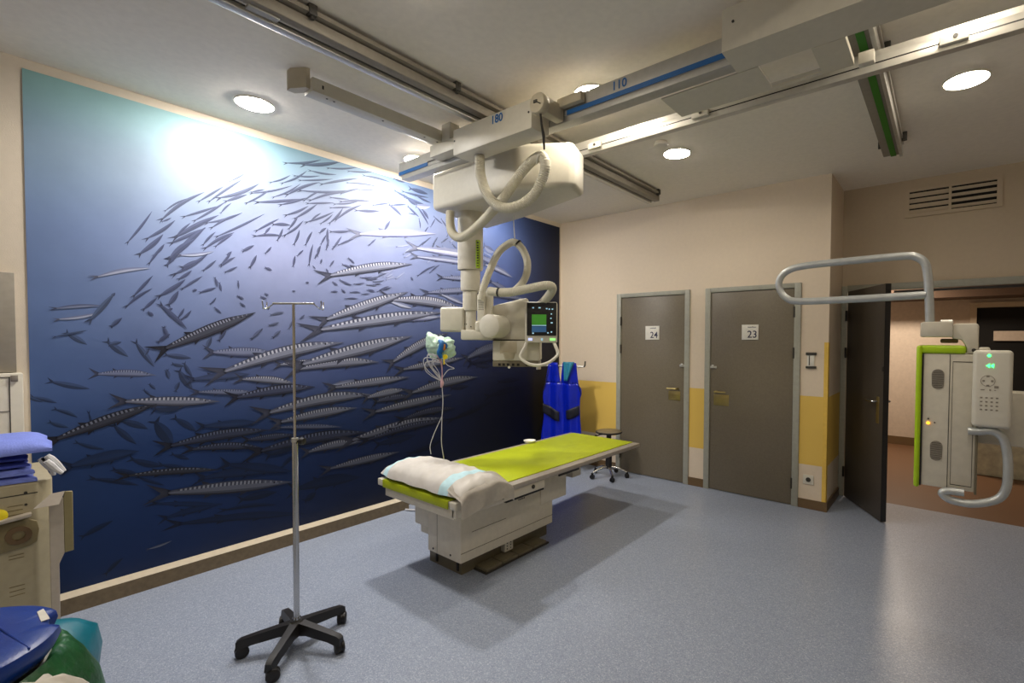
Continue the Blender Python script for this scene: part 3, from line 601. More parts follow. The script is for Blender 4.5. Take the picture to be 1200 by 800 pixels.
# cable channel
t = cling('cable_channel', 'white boxed cable channel under the ceiling left of the long silver rail', 'cable channel', (1.1, -3.0, 2.88))
bm = B(); box(bm, 1.05, 1.15, -3.53, -2.62, 2.882, 2.958, 0.002); t.part('channel_cover', bm, M['white'], world=True)
bm = B(); prism(bm, [(1.05, -3.53), (1.12, -3.53), (1.12, -3.55), (1.04, -3.60), (1.0, -3.60), (1.0, -3.56)], 2.90, 3.008, 'z'); t.part('end_bracket', bm, M['beige'], world=True)
for y in (-3.44, -3.40, -3.1, -2.8, -2.7):
    bm = B(); cyl(bm, (1.12, y, 2.881), 0.006, -0.001, 0.002, 'z', 8); t.part('screw', bm, M['dark'], world=True)
bm = B(); box(bm, 1.15, 1.1515, -3.48, -3.47, 2.91, 2.93); t.part('screw', bm, M['dark'], world=True)

# bridge: blue striped beam (front) and bright rail (rear)
t = cling('bridge_beam', 'long grey ceiling beam with a blue stripe, marked 110', 'beam', (2.5, -2.58, 2.757))
bm = B(); box(bm, 0.53, 4.7, -2.62, -2.54, 2.79, 2.888, 0.003); t.part('beam_body', bm, M['alu2'], world=True)
bm = B(); box(bm, 0.56, 4.7, -2.618, -2.545, 2.757, 2.79, 0.003); t.part('lower_flange', bm, M['alu2'], world=True)
bm = B(); box(bm, 0.535, 0.90, -2.6245, -2.62, 2.792, 2.817); box(bm, 2.2, 4.7, -2.6245, -2.62, 2.792, 2.817); t.part('blue_stripe', bm, M['blue'], world=True)
bm = B(); box(bm, 0.90, 1.16, -2.6235, -2.62, 2.812, 2.822); t.part('slot', bm, M['dark'], world=True)
bm = text_bm('110', 0.062, 0.0004, 0.0012); bm.transform(Matrix.Translation((2.545, -2.6215, 2.852)) @ FACE_NEG_Y); t.part('number', bm, M['blue'], world=True)
bm = B(); box(bm, 1.168, 1.258, -2.70, -2.62, 2.80, 2.985, 0.003); t.part('post', bm, M['white'], world=True)
bm = B(); box(bm, 1.06, 1.43, -2.715, -2.62, 2.785, 2.862, 0.003); t.part('post_arm', bm, M['white'], world=True)
bm = B(); cyl(bm, (0.53, -2.58, 2.84), 0.03, -0.012, 0.0, 'x', 16); t.part('end_cap', bm, M['dark'], world=True)
t = cling('bridge_rail', 'bright slotted ceiling rail parallel to the blue-striped beam', 'rail', (3.0, -2.09, 2.82))
bm = B(); box(bm, 1.72, 4.7, -2.10, -2.055, 2.792, 2.858, 0.002); box(bm, 1.72, 4.7, -2.09, -2.065, 2.858, 2.889); t.part('rail_body', bm, M['alu'], world=True)
bm = B(); box(bm, 1.74, 4.7, -2.1008, -2.10, 2.824, 2.830); t.part('slot', bm, M['black'], world=True)
for x in (1.98, 2.72, 3.86):
    bm = B(); box(bm, x, x + 0.10, -2.125, -2.101, 2.808, 2.846, 0.004)
    w = t.part('roller_bracket', bm, M['white2'], world=True)
    bm = B(); cyl(bm, (x + 0.055, -2.125, 2.83), 0.009, -0.004, 0.0, 'y', 10); t.part('bolt', bm, M['dark'], parent=w, world=True)
# carriage at upper right
t = cling('bridge_carriage', 'big white carriage cover between the beam and rail, at the top edge', 'carriage', (3.6, -2.5, 2.745))
bm = B(); prism(bm, [(-2.74, 2.748), (-2.545, 2.748), (-2.545, 2.7555), (-2.64, 2.7555), (-2.64, 2.925), (-2.74, 2.925)], 3.133, 4.75, 'x')
t.part('carriage_cover', bm, M['white'], world=True)
bm = B()
for a in ((2.745, 3.225, -2.54, -2.30), (3.44, 3.565, -2.54, -2.30), (3.225, 3.44, -2.325, -2.30)): box(bm, a[0], a[1], a[2], a[3], 2.748, 2.754)
box(bm, 3.559, 3.565, -2.54, -2.3, 2.754, 2.775)
t.part('bottom_plate', bm, M['white'], world=True)
bm = B(); box(bm, 3.58, 3.64, -2.31, -2.27, 2.74, 2.79, 0.003); t.part('limit_switch', bm, M['white2'], world=True)
bm = B(); cyl(bm, (3.18, -2.7395, 2.86), 0.006, -0.003, 0.0, 'y', 8); t.part('screw', bm, M['dark'], world=True)
# ================================================================ X-RAY TUBE CRANE
YAW = 0.658
t = Thing('xray_tube_crane', 'ceiling-hung white x-ray tube on a telescopic column with touch screen', 'x-ray machine', (1.0, -2.3, 1.30), YAW)
def LM_(u, v, away=0.0):      # photo measurement -> local metres on the crane's own plane (3.7 m off)
    return ((u - 552) * 0.0066, away, (413.3 - 13.0 + 0.0 - v) * 0.0066 + 0.23)
X = lambda u: (u - 552.0) * 0.0066
Z = lambda v: (399.5 - v) * 0.0066 + 1.545 - 1.30
plan = [(.82, -2.53), (1.72, -2.53), (2.03, -2.34), (1.95, -2.12), (1.21, -1.94), (.68, -1.86)]
bm = B(); prism(bm, plan, 2.50, 2.788, 'z', 0.035, 4); hs_ = t.part('trolley_housing', bm, M['white'], world=True)
bm = B(); box(bm, 1.395, 2.075, -2.78, -2.63, 2.70, 2.862, 0.006); bx180 = t.part('drive_box', bm, M['white'], world=True)
bm = text_bm('180', 0.066, 0.0004, 0.0014); bm.transform(Matrix.Translation((1.80, -2.7815, 2.823)) @ FACE_NEG_Y); t.part('number', bm, M['blue'], parent=bx180, world=True)
for x in (1.41, 2.055):
    bm = B(); cyl(bm, (x, -2.78, 2.79), 0.006, -0.003, 0.0, 'y', 8); t.part('screw', bm, M['dark'], parent=bx180, world=True)
# hose reel
bm = B(); lathe(bm, [(0, 0), (0.05, 0), (0.056, 0.008), (0.056, 0.04), (0.05, 0.05), (0, 0.05)], (2.15, -2.82, 2.80), 'y', 28); rl = t.part('hose_reel', bm, M['beige'], world=True)
bm = B(); box(bm, 2.13, 2.155, -2.825, -2.815, 2.80, 2.815); tube(bm, [(2.14, -2.824, 2.81), (2.18, -2.824, 2.785)], 0.003, 6); t.part('reel_latch', bm, M['dark'], parent=rl, world=True)
bm = B(); box(bm, 2.16, 2.33, -2.665, -2.625, 2.825, 2.875, 0.006); box(bm, 2.12, 2.18, -2.77, -2.62, 2.76, 2.85, 0.012); t.part('reel_bracket', bm, M['beige'], world=True)
bm = B(); tube(bm, [(2.16, -2.80, 2.745), (2.15, -2.78, 2.70), (2.13, -2.74, 2.655), (2.10, -2.70, 2.60)], [0.006, 0.006, 0.009, 0.005], 8); t.part('reel_cord', bm, M['dark'], world=True)
# telescopic column
def colsec(u0, u1, v0, v1, name, r2=None):
    r = (u1 - u0) * 0.0066 / 2; bm = B()
    z1, z0 = Z(v0), Z(v1)
    lathe(bm, [(0, z0), (r * .96, z0), (r, z0 + .012), (r, z1 - .006), (r * .98, z1), (0, z1)], (X((u0 + u1) / 2) if r2 is None else r2, 0, 0), 'z', 40)
    return t.part(name, bm, M['white'])
cx = X(551)
colsec(536.5, 565.5, 235, 321, 'column_section', cx); colsec(540.5, 563, 321, 345, 'column_section', cx)
colsec(543.5, 561, 345, 368, 'column_section', cx); s4 = colsec(545.5, 559, 368, 391, 'column_section', cx)
bm = B(); box(bm, cx + 0.058, cx + 0.088, -0.082, -0.050, Z(320), Z(288), 0.004); lb = t.part('column_label', bm, M['labelg'])
bm = B()
for k in range(10): box(bm, cx + 0.066, cx + 0.080, -0.0832, -0.0815, Z(318) + k * 0.019, Z(318) + k * 0.019 + random.uniform(.007, .013))
t.part('lettering', bm, M['black'], parent=lb)
for a in (-0.5, 0.3, -1.0):
    bm = B(); cyl(bm, (cx + 0.043 * math.sin(a), -0.043 * math.cos(a), Z(384 if a != 0.3 else 387)), 0.005, -0.003, 0.003, 'y', 8); t.part('column_screw', bm, M['dark'], parent=s4)
bm = B(); box(bm, cx - 0.062, X(578), -0.065, 0.065, Z(402.5), Z(390.5), 0.014); t.part('cross_arm', bm, M['white'])
bm = B(); box(bm, X(517), X(545), -0.05, 0.10, Z(393), Z(364.5), 0.018, 3); t.part('counter_housing', bm, M['white'])
# upright cable guide beside the column
bm = B(); box(bm, X(566), X(577), -0.03, 0.05, Z(392), Z(346), 0.012, 3); t.part('cable_guide', bm, M['white'])
bm = B(); box(bm, X(560.5), X(569.5), -0.058, -0.02, Z(384), Z(350), 0.008, 3); g = t.part('tag_holder', bm, M['white2'])
bm = B(); prism(bm, [(X(560.5), Z(349.5)), (X(571), Z(349.5)), (X(565.7), Z(341.5))], -0.062, -0.058, 'y'); t.part('blue_triangle', bm, M['ink'], parent=g, label='dark blue warning triangle')
bm = B()
for k in range(7): box(bm, X(562), X(562) + random.uniform(.03, .042), -0.0592, -0.058, Z(355) - k * .014, Z(355) - k * .014 + .005)
t.part('small_print', bm, M['greyp'], parent=g)
bm = B(); box(bm, X(558), X(566), -0.07, 0.0, Z(394), Z(380), 0.02, 3); t.part('joint_block', bm, M['white'])
# rotation drum
bm = B(); Rr = Matrix.Rotation(math.radians(-22), 3, 'Z') @ Matrix.Rotation(PI / 2, 3, 'X')
lathe(bm, [(0, 0.13), (0.078, 0.13), (0.088, 0.122), (0.088, -0.04), (0, -0.04)], (X(583.5), -0.02, Z(386.5)), rot=Rr, seg=44); t.part('rotation_drum', bm, M['white'])
# tube housing
bm = B(); prism(bm, [(X(574), Z(402.5)), (X(574), Z(366)), (X(578), Z(361.5)), (X(607), Z(354.5)), (X(612), Z(354.5)), (X(618.5), Z(358)), (X(618.5), Z(402.5))], 0.02, 0.24, 'y', 0.012, 3); hd = t.part('tube_housing', bm, M['white'])
bm = B(); prism(bm, [(X(606), Z(354)), (X(617), Z(352.5)), (X(617), Z(364)), (X(607), Z(362))], 0.03, 0.16, 'y', 0.01, 2); t.part('cable_gland', bm, M['white'], parent=hd)
bm = B(); box(bm, X(574), X(618), 0.0185, 0.0205, Z(403), Z(401.6)); t.part('seam', bm, M['dark'], parent=hd)
# collimator
bm = B(); box(bm, X(577.5), X(632.5), -0.02, 0.23, Z(426.5), Z(403), 0.01, 2); cl = t.part('collimator', bm, M['white'])
bm = B(); lathe(bm, [(0, 0), (0.04, 0), (0.05, 0.05), (0, 0.05)], (X(597), -0.005, Z(424)), 'z', 20); box(bm, X(586), X(606), -0.022, -0.019, Z(418), Z(404), 0.001); t.part('lamp_cone', bm, M['beige'], parent=cl)
bm = B(); box(bm, X(577.5), X(631), -0.015, 0.22, Z(433.5), Z(426.5), 0.005); lo = t.part('collimator_base', bm, M['bodyd'])
for k, u in enumerate((584, 589, 594, 600, 606, 616, 622)):
    bm = B(); box(bm, X(u), X(u + 3), -0.018, -0.014, Z(432.5), Z(429.5)); t.part('connector', bm, M['black'], parent=lo)
bm = B(); cyl(bm, (X(597), -0.02, Z(434)), 0.010, -0.012, 0.008, 'y', 12); t.part('laser_window', bm, M['white2'], parent=lo)
# touch screen with handle
SY = -0.10
bm = B(); box(bm, X(616.5), X(653), SY, SY + 0.11, Z(405), Z(358.5), 0.008); sc = t.part('screen_bezel', bm, M['white'])
bm = B(); box(bm, X(618.7), X(652.5), SY - 0.008, SY, Z(397), Z(359.3), 0.004); sb = t.part('screen_glass', bm, M['black'], parent=sc)
def pl(x0, x1, y0, y1, z0, z1): 
    b = B(); box(b, x0, x1, y0, y1, z0, z1); return b
t.part('screen_picture', pl(X(624.5), X(641), SY - 0.0088, SY - 0.008, Z(385), Z(373)), M['scr_g'], parent=sc)
bm = B(); box(bm, X(624.5), X(641), SY - 0.0088, SY - 0.008, Z(393), Z(386.5)); t.part('screen_panel', bm, M['scr_b'], parent=sc)
bm = B()
for (u, v, w) in ((625, 366, 2), (632, 366, 2.5), (640.5, 367, 1.8), (643.5, 367.5, 1.8), (647, 367.5, 1.8), (646, 373, 1.5), (645.5, 378, 1.5), (646, 383, 2.4), (625, 395, 2), (642, 394.5, 1.8), (646, 393.5, 1.8), (624.5, 385.8, 16.5)):
    bm = B(); box(bm, X(u), X(u + w), SY - 0.0089, SY - 0.008, Z(v), Z(v - (1.4 if w < 10 else .8))); t.part('screen_icon', bm, M['scr_l'], parent=sc)
for u, w, mt in ((620.5, 4.5, 'led_b'), (635, 2, 'scr_l'), (645, 6.5, 'led_g2')):
    bm = B(); box(bm, X(u), X(u + w), SY - 0.003, SY, Z(402.6), Z(400)); t.part('lit_button', bm, M[mt], parent=sc)
bm = B(); hp = [(X(619), SY + 0.03, Z(403)), (X(616), SY - 0.01, Z(411)), (X(612), SY - 0.02, Z(420)), (X(615), SY - 0.03, Z(425)), (X(623), SY - 0.04, Z(429.5)), (X(634), SY - 0.04, Z(430.5)), (X(645), SY - 0.03, Z(427)), (X(653), SY - 0.02, Z(420.5)), (X(654.3), SY - 0.01, Z(416)), (X(651.5), SY, Z(409)), (X(649), SY + 0.03, Z(403))]
tube(bm, spline(hp, 8), 0.0125, 12); t.part('steering_handle', bm, M['white2'])
# hoses (world coordinates measured on the column's plane, 3.3-3.6 m off)
def W(u, v, d):   # a spot in the room that far from the photographer
    r = ((u - 673.83) / 561.01, -(v - 413.30) / 561.01)
    ax = ((.791, .612, .0053), (-.021, .018, 1.0), (-.611, .791, -.0268))
    return tuple(c + d * (ax[0][k] * r[0] + ax[1][k] * r[1] + ax[2][k]) for k, c in enumerate((3.9074, -4.7453, 1.53)))
h1 = [(1.417, -2.72, 2.70), (1.42, -2.73, 2.58), (1.47, -2.74, 2.47), (1.62, -2.74, 2.405), (1.80, -2.73, 2.44), (1.96, -2.71, 2.53), (2.03, -2.69, 2.61), (2.01, -2.68, 2.655), (1.93, -2.66, 2.63), (1.80, -2.62, 2.53), (1.62, -2.58, 2.42), (1.46, -2.54, 2.30)]
HP1 = [(562, 183, 3.04), (563, 205, 3.03), (570, 226, 3.0), (580, 239, 2.97), (594, 244, 2.95), (612, 239, 2.93), (627, 226, 2.9), (636, 208, 2.88), (639, 192, 2.86), (634, 183, 2.88), (623, 189, 2.93), (608, 206, 2.98), (593, 228, 3.05), (578, 246, 3.15), (563, 262, 3.28), (549, 274, 3.38), (538, 278.5, 3.44), (530, 273, 3.5), (527.5, 262, 3.54), (527.5, 248, 3.56)]
bm = B(); hose(bm, [W(*p) for p in HP1], 0.031); t.part('upper_hose', bm, M['hose'], world=True)
bm = B(); tube(bm, spline([W(634, 178, 2.85), W(630, 184, 2.85), W(629, 192, 2.9)], 6), 0.006, 8); t.part('hose_loop_strap', bm, M['white2'], world=True)
HP2 = [(563, 352, 3.60), (567, 335, 3.6), (575, 314, 3.58), (584, 296, 3.55), (594, 287, 3.54), (603, 284, 3.53), (612, 292, 3.53), (617.5, 306, 3.54), (617, 322, 3.56), (609, 336, 3.58), (596, 344, 3.6), (583, 344.5, 3.58), (575, 340, 3.55), (584, 336.5, 3.48), (600, 342, 3.42), (620, 338, 3.40), (638, 334, 3.4), (646, 334.5, 3.42), (646.5, 340, 3.46), (640, 349, 3.52), (630, 359, 3.6), (622, 366, 3.68)]
HP2 = [(563, 352, 3.60), (567, 335, 3.6), (575, 314, 3.58), (584, 296, 3.55), (594, 287, 3.54), (603, 284, 3.53), (612, 292, 3.53), (617.5, 306, 3.54), (616.5, 322, 3.56), (609, 335, 3.58), (598, 343, 3.56), (588, 343, 3.52)]
bm = B(); hose(bm, [W(*p) for p in HP2], 0.027); t.part('middle_hose', bm, M['hose'], world=True)
HP3 = [(573, 341, 3.50), (585, 342.5, 3.46), (600, 342, 3.44), (620, 338, 3.42), (638, 334.5, 3.42), (646, 335.5, 3.44), (646.5, 341, 3.50), (640, 350, 3.60), (631, 359, 3.72), (622, 368, 3.80)]
bm = B(); hose(bm, [W(*p) for p in HP3], 0.031); t.part('lower_hose', bm, M['hose'], world=True)
for (p, q, r) in (((583.5, 342.3, 3.463), (585.5, 342.5, 3.459), .034), ((606, 284.6, 3.53), (607.5, 286, 3.53), .031)):
    bm = B(); tube(bm, [W(*p), W(*q)], r, 16); t.part('black_hose_tie', bm, M['black'], world=True)
bm = B(); tube(bm, spline([W(601.5, 252, 3.5), W(602, 265, 3.52), W(603, 279, 3.53)], 6), 0.0035, 6); t.part('suspension_cord', bm, M['white2'], world=True)

# ECG lead pack hanging from the counter housing
o = W(514, 405, 3.45)
t = Thing('monitor_lead_bundle', 'crumpled pale green pouch with turquoise and yellow plugs and hanging cables', 'cable bundle', (o[0], o[1], 1.0), YAW)
def PK(u, v, a=0): return ((u - 514) * 0.00615, a, (405 - v) * 0.00615 + (o[2] - 1.0))
bm = B()
out = [(497.5, 389), (503, 388), (509, 392), (516, 394), (523, 395), (529, 396), (534, 398), (533, 403), (535, 409), (534, 416), (529, 420), (522, 421), (514, 419), (507, 421), (501, 417), (498.5, 409), (498, 399)]
cen = Vector(PK(515, 406, -0.03)); ring = [Vector(PK(*p)) for p in out]
n = len(ring); rows = []
for k, (f, dy) in enumerate(((1.0, 0.0), (0.86, -0.028), (0.55, -0.045), (0.0, -0.05))):
    if f == 0: rows.append([bm.verts.new(cen + Vector((0, dy, 0)))]); break
    rows.append([bm.verts.new(cen + (p - cen) * f * random.uniform(.92, 1.06) + Vector((0, dy + random.uniform(-.014, .014), random.uniform(-.008, .008)))) for p in ring])
rows2 = [rows[0]] + [[bm.verts.new(v.co + Vector((0, 0.07 if i else 0.02, 0))) for v in r] if len(r) > 1 else [bm.verts.new(r[0].co + Vector((0, .09, 0)))] for i, r in enumerate(rows)][1:]
for rr in (rows, rows2):
    for a, b in zip(rr, rr[1:]):
        for i in range(n):
            j = (i + 1) % n
            if len(b) == 1: bm.faces.new((a[i], a[j], b[0]))
            else: bm.faces.new((a[i], a[j], b[j], b[i]))
gp = t.part('green_pouch', bm, M['pack'], sharp=80); md = gp.modifiers.new('round', 'SUBSURF'); md.levels = 2; md.render_levels = 2; tx = bpy.data.textures.new('crumple', 'CLOUDS'); tx.noise_scale = 0.035; m2 = gp.modifiers.new('crumple', 'DISPLACE'); m2.texture = tx; m2.strength = 0.035
bm = B(); tube(bm, spline([PK(518, 399, -.07), PK(522, 402, -.09), PK(521, 409, -.09), PK(519, 413, -.09), PK(521, 419, -.09)], 5), [0.012 + 0.01 * math.sin(i / 20 * PI) for i in range(21)], 10); cyl(bm, PK(522.5, 405, -0.075), 0.030, -0.012, 0.012, 'y', 20, bev=.004); t.part('turquoise_plug', bm, M['blue'])
bm = B(); box(bm, PK(521, 0)[0], PK(526, 0)[0], -.105, -.088, PK(0, 410)[2], PK(0, 403)[2], .004); t.part('orange_socket', bm, M['orange'])
bm = B(); lathe(bm, [(0, 0), (.016, .004), (.018, .014), (.010, .022), (0, .024)], (PK(525, 0)[0], -.09, PK(0, 417.5)[2]), 'y', 16); tube(bm, [PK(524, 419, -.09), PK(524, 426, -.085)], .005, 8); t.part('yellow_plug', bm, M['ylw'])
bm = B()
for k in range(7):
    a = random.uniform(500, 512); 
    tube(bm, spline([PK(520, 418 + k, -.07), PK(a + 3, 414 + 1.5 * k, -.08), PK(a, 420 + 2 * k, -.07), PK(a + 6, 432 + k * 1.2, -.06), PK(519.5, 446, -.05)], 6), 0.003, 6)
tube(bm, spline([PK(524, 424, -.07), PK(528, 428, -.06), PK(534, 431, -.05), PK(527, 433, -.05), PK(520, 442, -.05)], 6), .003, 6)
t.part('looped_leads', bm, M['lead'])
bm = B()
for dx in (-.008, 0, .007): tube(bm, spline([PK(516, 416, -.08 + dx), PK(520, 424, -.07 + dx), PK(520.5, 436, -.06), PK(520 + dx * 100, 450, -.05)], 6), .0035, 6)
t.part('pink_leads', bm, M['pink'])
bm = B(); tube(bm, spline([PK(519.5, 444, -.05), PK(520, 449, -.05), PK(519, 453, -.05)], 4), [.008, .010, .012, .013, .012, .011, .010, .008, .006], 10); t.part('lead_yoke', bm, M['pink'])
bm = B(); tube(bm, spline([PK(520, 452, -.05), PK(520.5, 470, -.04), PK(519, 487, -.03), PK(518, 505, -.02), PK(517, 520, 0), PK(519, 541, .02)], 8), .0032, 6)
tube(bm, spline([PK(519, 487, -.03), PK(514, 497, -.02), PK(508, 510, -.01), PK(503.5, 523, 0), PK(504, 533, .01)], 8), .0032, 6); t.part('hanging_cable', bm, M['lead'])

# ================================================================ EXAMINATION TABLE
TX0, TX1, TY0, TY1, TZ = 0.937, 1.739, -3.035, -0.972, 0.60
t = Thing('examination_table', 'x-ray examination table with lime green mat on a boxy beige pedestal', 'table', (1.34, -2.35, 0.0))
bm = B(); box(bm, TX0, TX1, TY0, TY1, TZ - 0.034, TZ, 0.006); tp = t.part('table_top', bm, M['tframe'], world=True)
bm = B(); box(bm, TX0 + 0.055, TX1 - 0.065, TY0 + 0.0, TY1 - 0.02, TZ, TZ + 0.006, 0.002); box(bm, TX0 + 0.055, TX1 - 0.065, TY0 - 0.006, TY0, TZ - 0.045, TZ + 0.006, 0.002); t.part('lime_mat', bm, M['lime'], world=True)
bm = B(); box(bm, TX0 - 0.004, TX0 + 0.05, TY0 - 0.006, TY0 + 0.05, TZ - 0.04, TZ + 0.004, 0.004); t.part('corner_cap', bm, M['white'], world=True)
bm = B(); box(bm, TX1 - 0.05, TX1 + 0.004, TY0 - 0.006, TY0 + 0.05, TZ - 0.04, TZ + 0.004, 0.004); t.part('corner_cap', bm, M['white'], world=True)
bm = B(); box(bm, TX0 + 0.06, TX1 - 0.03, TY0 + 0.01, TY0 + 0.10, 0.497, TZ - 0.035, 0.004); t.part('end_rail', bm, M['bodyw'], world=True)
bm = B(); box(bm, TX0 + 0.12, TX1 - 0.045, TY0 + 0.03, -2.30, 0.488, TZ - 0.036, 0.004); t.part('frame_box', bm, M['bodyw'], world=True)
bm = B(); box(bm, TX1 - 0.048, TX1 - 0.012, TY0 + 0.01, -2.26, 0.505, TZ - 0.036, 0.005); sr = t.part('side_rail', bm, M['bodyw'], world=True)
for y in (-2.93, -2.66, -2.38):
    bm = B(); cyl(bm, (TX1 - 0.012, y, 0.54), 0.014, -0.002, 0.006, 'x', 16); t.part('rail_knob', bm, M['dark'], parent=sr, world=True)
bm = B(); box(bm, TX1 - 0.09, TX1 - 0.02, -2.62, -2.26, 0.490, 0.500); t.part('shadow_gap', bm, M['black'], world=True)
bm = B(); box(bm, 1.28, 1.58, -2.25, -1.62, 0.50, 0.556, 0.01); t.part('slide_unit', bm, M['black'], world=True)
bm = B(); box(bm, 1.50, 1.56, -1.9, -1.64, 0.47, 0.50, 0.004); box(bm, 1.05, 1.16, -2.9, -1.6, 0.50, 0.56, .004); t.part('slide_cable_carrier', bm, M['dark'], world=True)
bm = B(); box(bm, 1.36, 1.47, -1.62, -1.50, 0.38, 0.565, 0.006); t.part('slide_stop', bm, M['bodyw'], world=True)
# pedestal
bm = B(); box(bm, 1.20, 1.54, -2.84, -1.955, 0.123, 0.488, 0.008); pd = t.part('pedestal', bm, M['bodyw'], world=True)
bm = B(); box(bm, 1.045, 1.20, -2.835, -1.97, 0.27, 0.488, 0.006); t.part('pedestal_side_box', bm, M['bodyw'], world=True)
bm = B(); box(bm, 1.06, 1.20, -2.8, -1.99, 0.20, 0.27, 0.006); t.part('pedestal_side_box', bm, M['bodyw'], world=True)
bm = B(); box(bm, 1.46, 1.55, -2.10, -1.80, 0.30, 0.49, 0.006); t.part('pedestal_end_box', bm, M['bodyw'], world=True)
for z in (0.185, 0.30):
    bm = B(); box(bm, 1.5395, 1.5415, -2.838 if z < .2 else -2.75, -1.957 if z < .2 else -2.45, z, z + 0.003); t.part('panel_groove', bm, M['bodyd'], parent=pd, world=True)
bm = B(); box(bm, 1.30, 1.3025, -2.8412, -2.8395, .13, .48); t.part('panel_groove', bm, M['bodyd'], parent=pd, world=True)
for p in ((1.27, .445), (1.27, .43), (1.26, .15), (1.44, .155)):
    bm = B(); cyl(bm, (p[0], -2.84, p[1]), .007, -.003, .001, 'y', 10); t.part('panel_screw', bm, M['dark'], parent=pd, world=True)
bm = B()
for k in range(5): box(bm, 1.5395, 1.5412, -2.33 + k * .014, -2.321 + k * .014, .392, .402)
t.part('small_print', bm, M['dark'], parent=pd, world=True)
bm = B(); box(bm, 1.115, 1.455, -2.765, -1.925, 0.0, 0.125, 0.004); bs = t.part('base_plinth', bm, M['bodyd'], world=True)
for x in (1.19, 1.41):
    bm = B(); box(bm, x, x + .02, -2.772, -2.764, 0.02, 0.122, .002); t.part('dark_strut', bm, M['black'], parent=bs, world=True)
bm = B(); box(bm, 1.455, 1.50, -2.42, -2.34, 0.04, 0.125, 0.004); ou = t.part('socket_block', bm, M['white2'], world=True)
bm = B()
for k in range(2):
    for z in (.06, .08, .10): cyl(bm, (1.50, -2.40 + .035 * k, z), .005, -.001, .002, 'x', 8)
t.part('socket_holes', bm, M['black'], parent=ou, world=True)
for k in range(4):
    y0 = -2.655 + k * 0.15
    bm = B(); box(bm, 1.46, 1.572, y0, y0 + 0.142, 0.008, 0.030, 0.005); p = t.part('foot_pedal', bm, M['bodyd'], world=True)
bm = B(); box(bm, 1.455, 1.578, -2.665, -2.04, 0.0, 0.012, .002); t.part('pedal_base', bm, M['dark'], world=True)

# pillow
PX0, PX1, PY0, PY1 = 0.925, 1.775, -3.045, -2.66
def pil(u, v, top):
    x = PX0 + (PX1 - PX0) * u; y = PY0 + (PY1 - PY0) * v
    e = max(0.0, 1 - abs(2 * v - 1) ** 3.0) ** 0.55 * max(0.0, 1 - abs(2 * u - 1) ** 5) ** 0.5
    wr = 0.006 * math.sin(u * 31 + v * 9) * math.sin(v * 17 + u * 4) + 0.004 * math.sin(u * 60 + 3 * v)
    wr *= math.sqrt(max(0.0, 4 * v * (1 - v)))
    zc = TZ + 0.03; 
    z = zc + (0.098 * e + wr) if top else zc - 0.018 * e
    pinch = 0.03 * (abs(2 * u - 1) ** 6)
    y += pinch * (1 - 2 * v) + .006 * math.sin(u * 23)
    return (x, y, z)
t = Thing('head_pillow', 'white pillow in a paper cover lying across the near end of the lime table', 'pillow', (1.34, -2.85, TZ + 0.008))
bm = B()
nu, nv = 60, 26
a = grid(bm, lambda u, v: pil(u, v, True), nu, nv); b_ = grid(bm, lambda u, v: pil(u, v, False), nu, nv)
for f in bm.faces:
    c = (f.calc_center_median().x - PX0) / (PX1 - PX0)
    f.material_index = 1 if (.05 < c < .13 or .78 < c < .86) else 0
bmesh.ops.remove_doubles(bm, verts=bm.verts[:], dist=0.004)
t.part('pillow_cover', bm, [M['sheet'], M['sheetb']], world=True, sharp=70)
# loose end of the cover draped over the near long edge
def drape(u, v):
    s = v * 0.24
    x = 1.66 + min(s, 0.125); z = TZ + 0.112 - 0.40 * s if s < 0.125 else TZ + 0.062 - (s - 0.125) * .95
    if s > .125: x = 1.785 + (s - .125) * .1
    y = -3.035 + 0.41 * u
    z += 0.007 * math.sin(u * 9 + v * 3) * v + .010 * math.exp(-((u - .55 - .3 * v) * 9) ** 2) * v
    x += 0.007 * math.sin(u * 12 + v * 4) * v
    if v > .5: z += .05 * (v - .5) * max(0, u - .55) * 2
    z -= .05 * abs(2 * u - 1) ** 4
    return (x, y, max(z, .52))
bm = B(); grid(bm, drape, 34, 16); bmesh.ops.solidify(bm, geom=bm.faces[:], thickness=0.003); t.part('loose_cover_end', bm, M['film'] if False else M['fsheet'], world=True, sharp=75, label='crumpled loose end of the pillow cover')

bm = B(); lathe(bm, [(0, 0), (0.035, 0), (0.052, 0.016), (0.055, 0.026), (0.050, 0.024), (0.033, 0.006), (0, 0.006)], (0, 0, 0), 'z', 28)
d = obj('dish', bm, M['sign'], origin=None); d.location = (0.965, -1.60, TZ + 0.0005); tag(d, 'small white round dish on the far edge of the lime table', 'dish')
# ================================================================ APRON ON ITS RACK
def thick(o, w):
    md = o.modifiers.new('thickness', 'SOLIDIFY'); md.thickness = w; md.offset = 0; return o
t = Thing('coat_rack_arm', 'thin metal rack arm with upturned tip on the corner wall, holding the blue apron', 'rack', (0.0, -0.40, 1.20))
bm = B(); tube(bm, [(0.0, -0.425, 1.222), (0.60, -0.30, 1.222)], 0.012, 8); t.part('arm', bm, M['alu'], world=True)
bm = B(); tube(bm, spline([(0.585, -0.303, 1.222), (0.612, -0.298, 1.23), (0.618, -0.296, 1.285)], 5), 0.009, 8); t.part('upturned_tip', bm, M['dark'], world=True)
bm = B(); box(bm, 0.0, 0.02, -0.46, -0.39, 1.17, 1.28, 0.004); t.part('wall_plate', bm, M['alu'], world=True)
t = Thing('lead_apron', 'bright blue lead apron with black belt hanging in the corner by door 24', 'apron', (0.05, -0.40, 0.20), math.radians(11.3))
KL = [(1.262, .10), (1.10, .078), (1.0, .062), (.947, .05), (.84, .040), (.74, .050), (.6, .046), (.39, .020), (.2, .005)]
KR = [(1.262, .47), (1.10, .488), (1.01, .500), (.96, .540), (.90, .545), (.86, .522), (.74, .514), (.6, .52), (.39, .545), (.2, .56)]
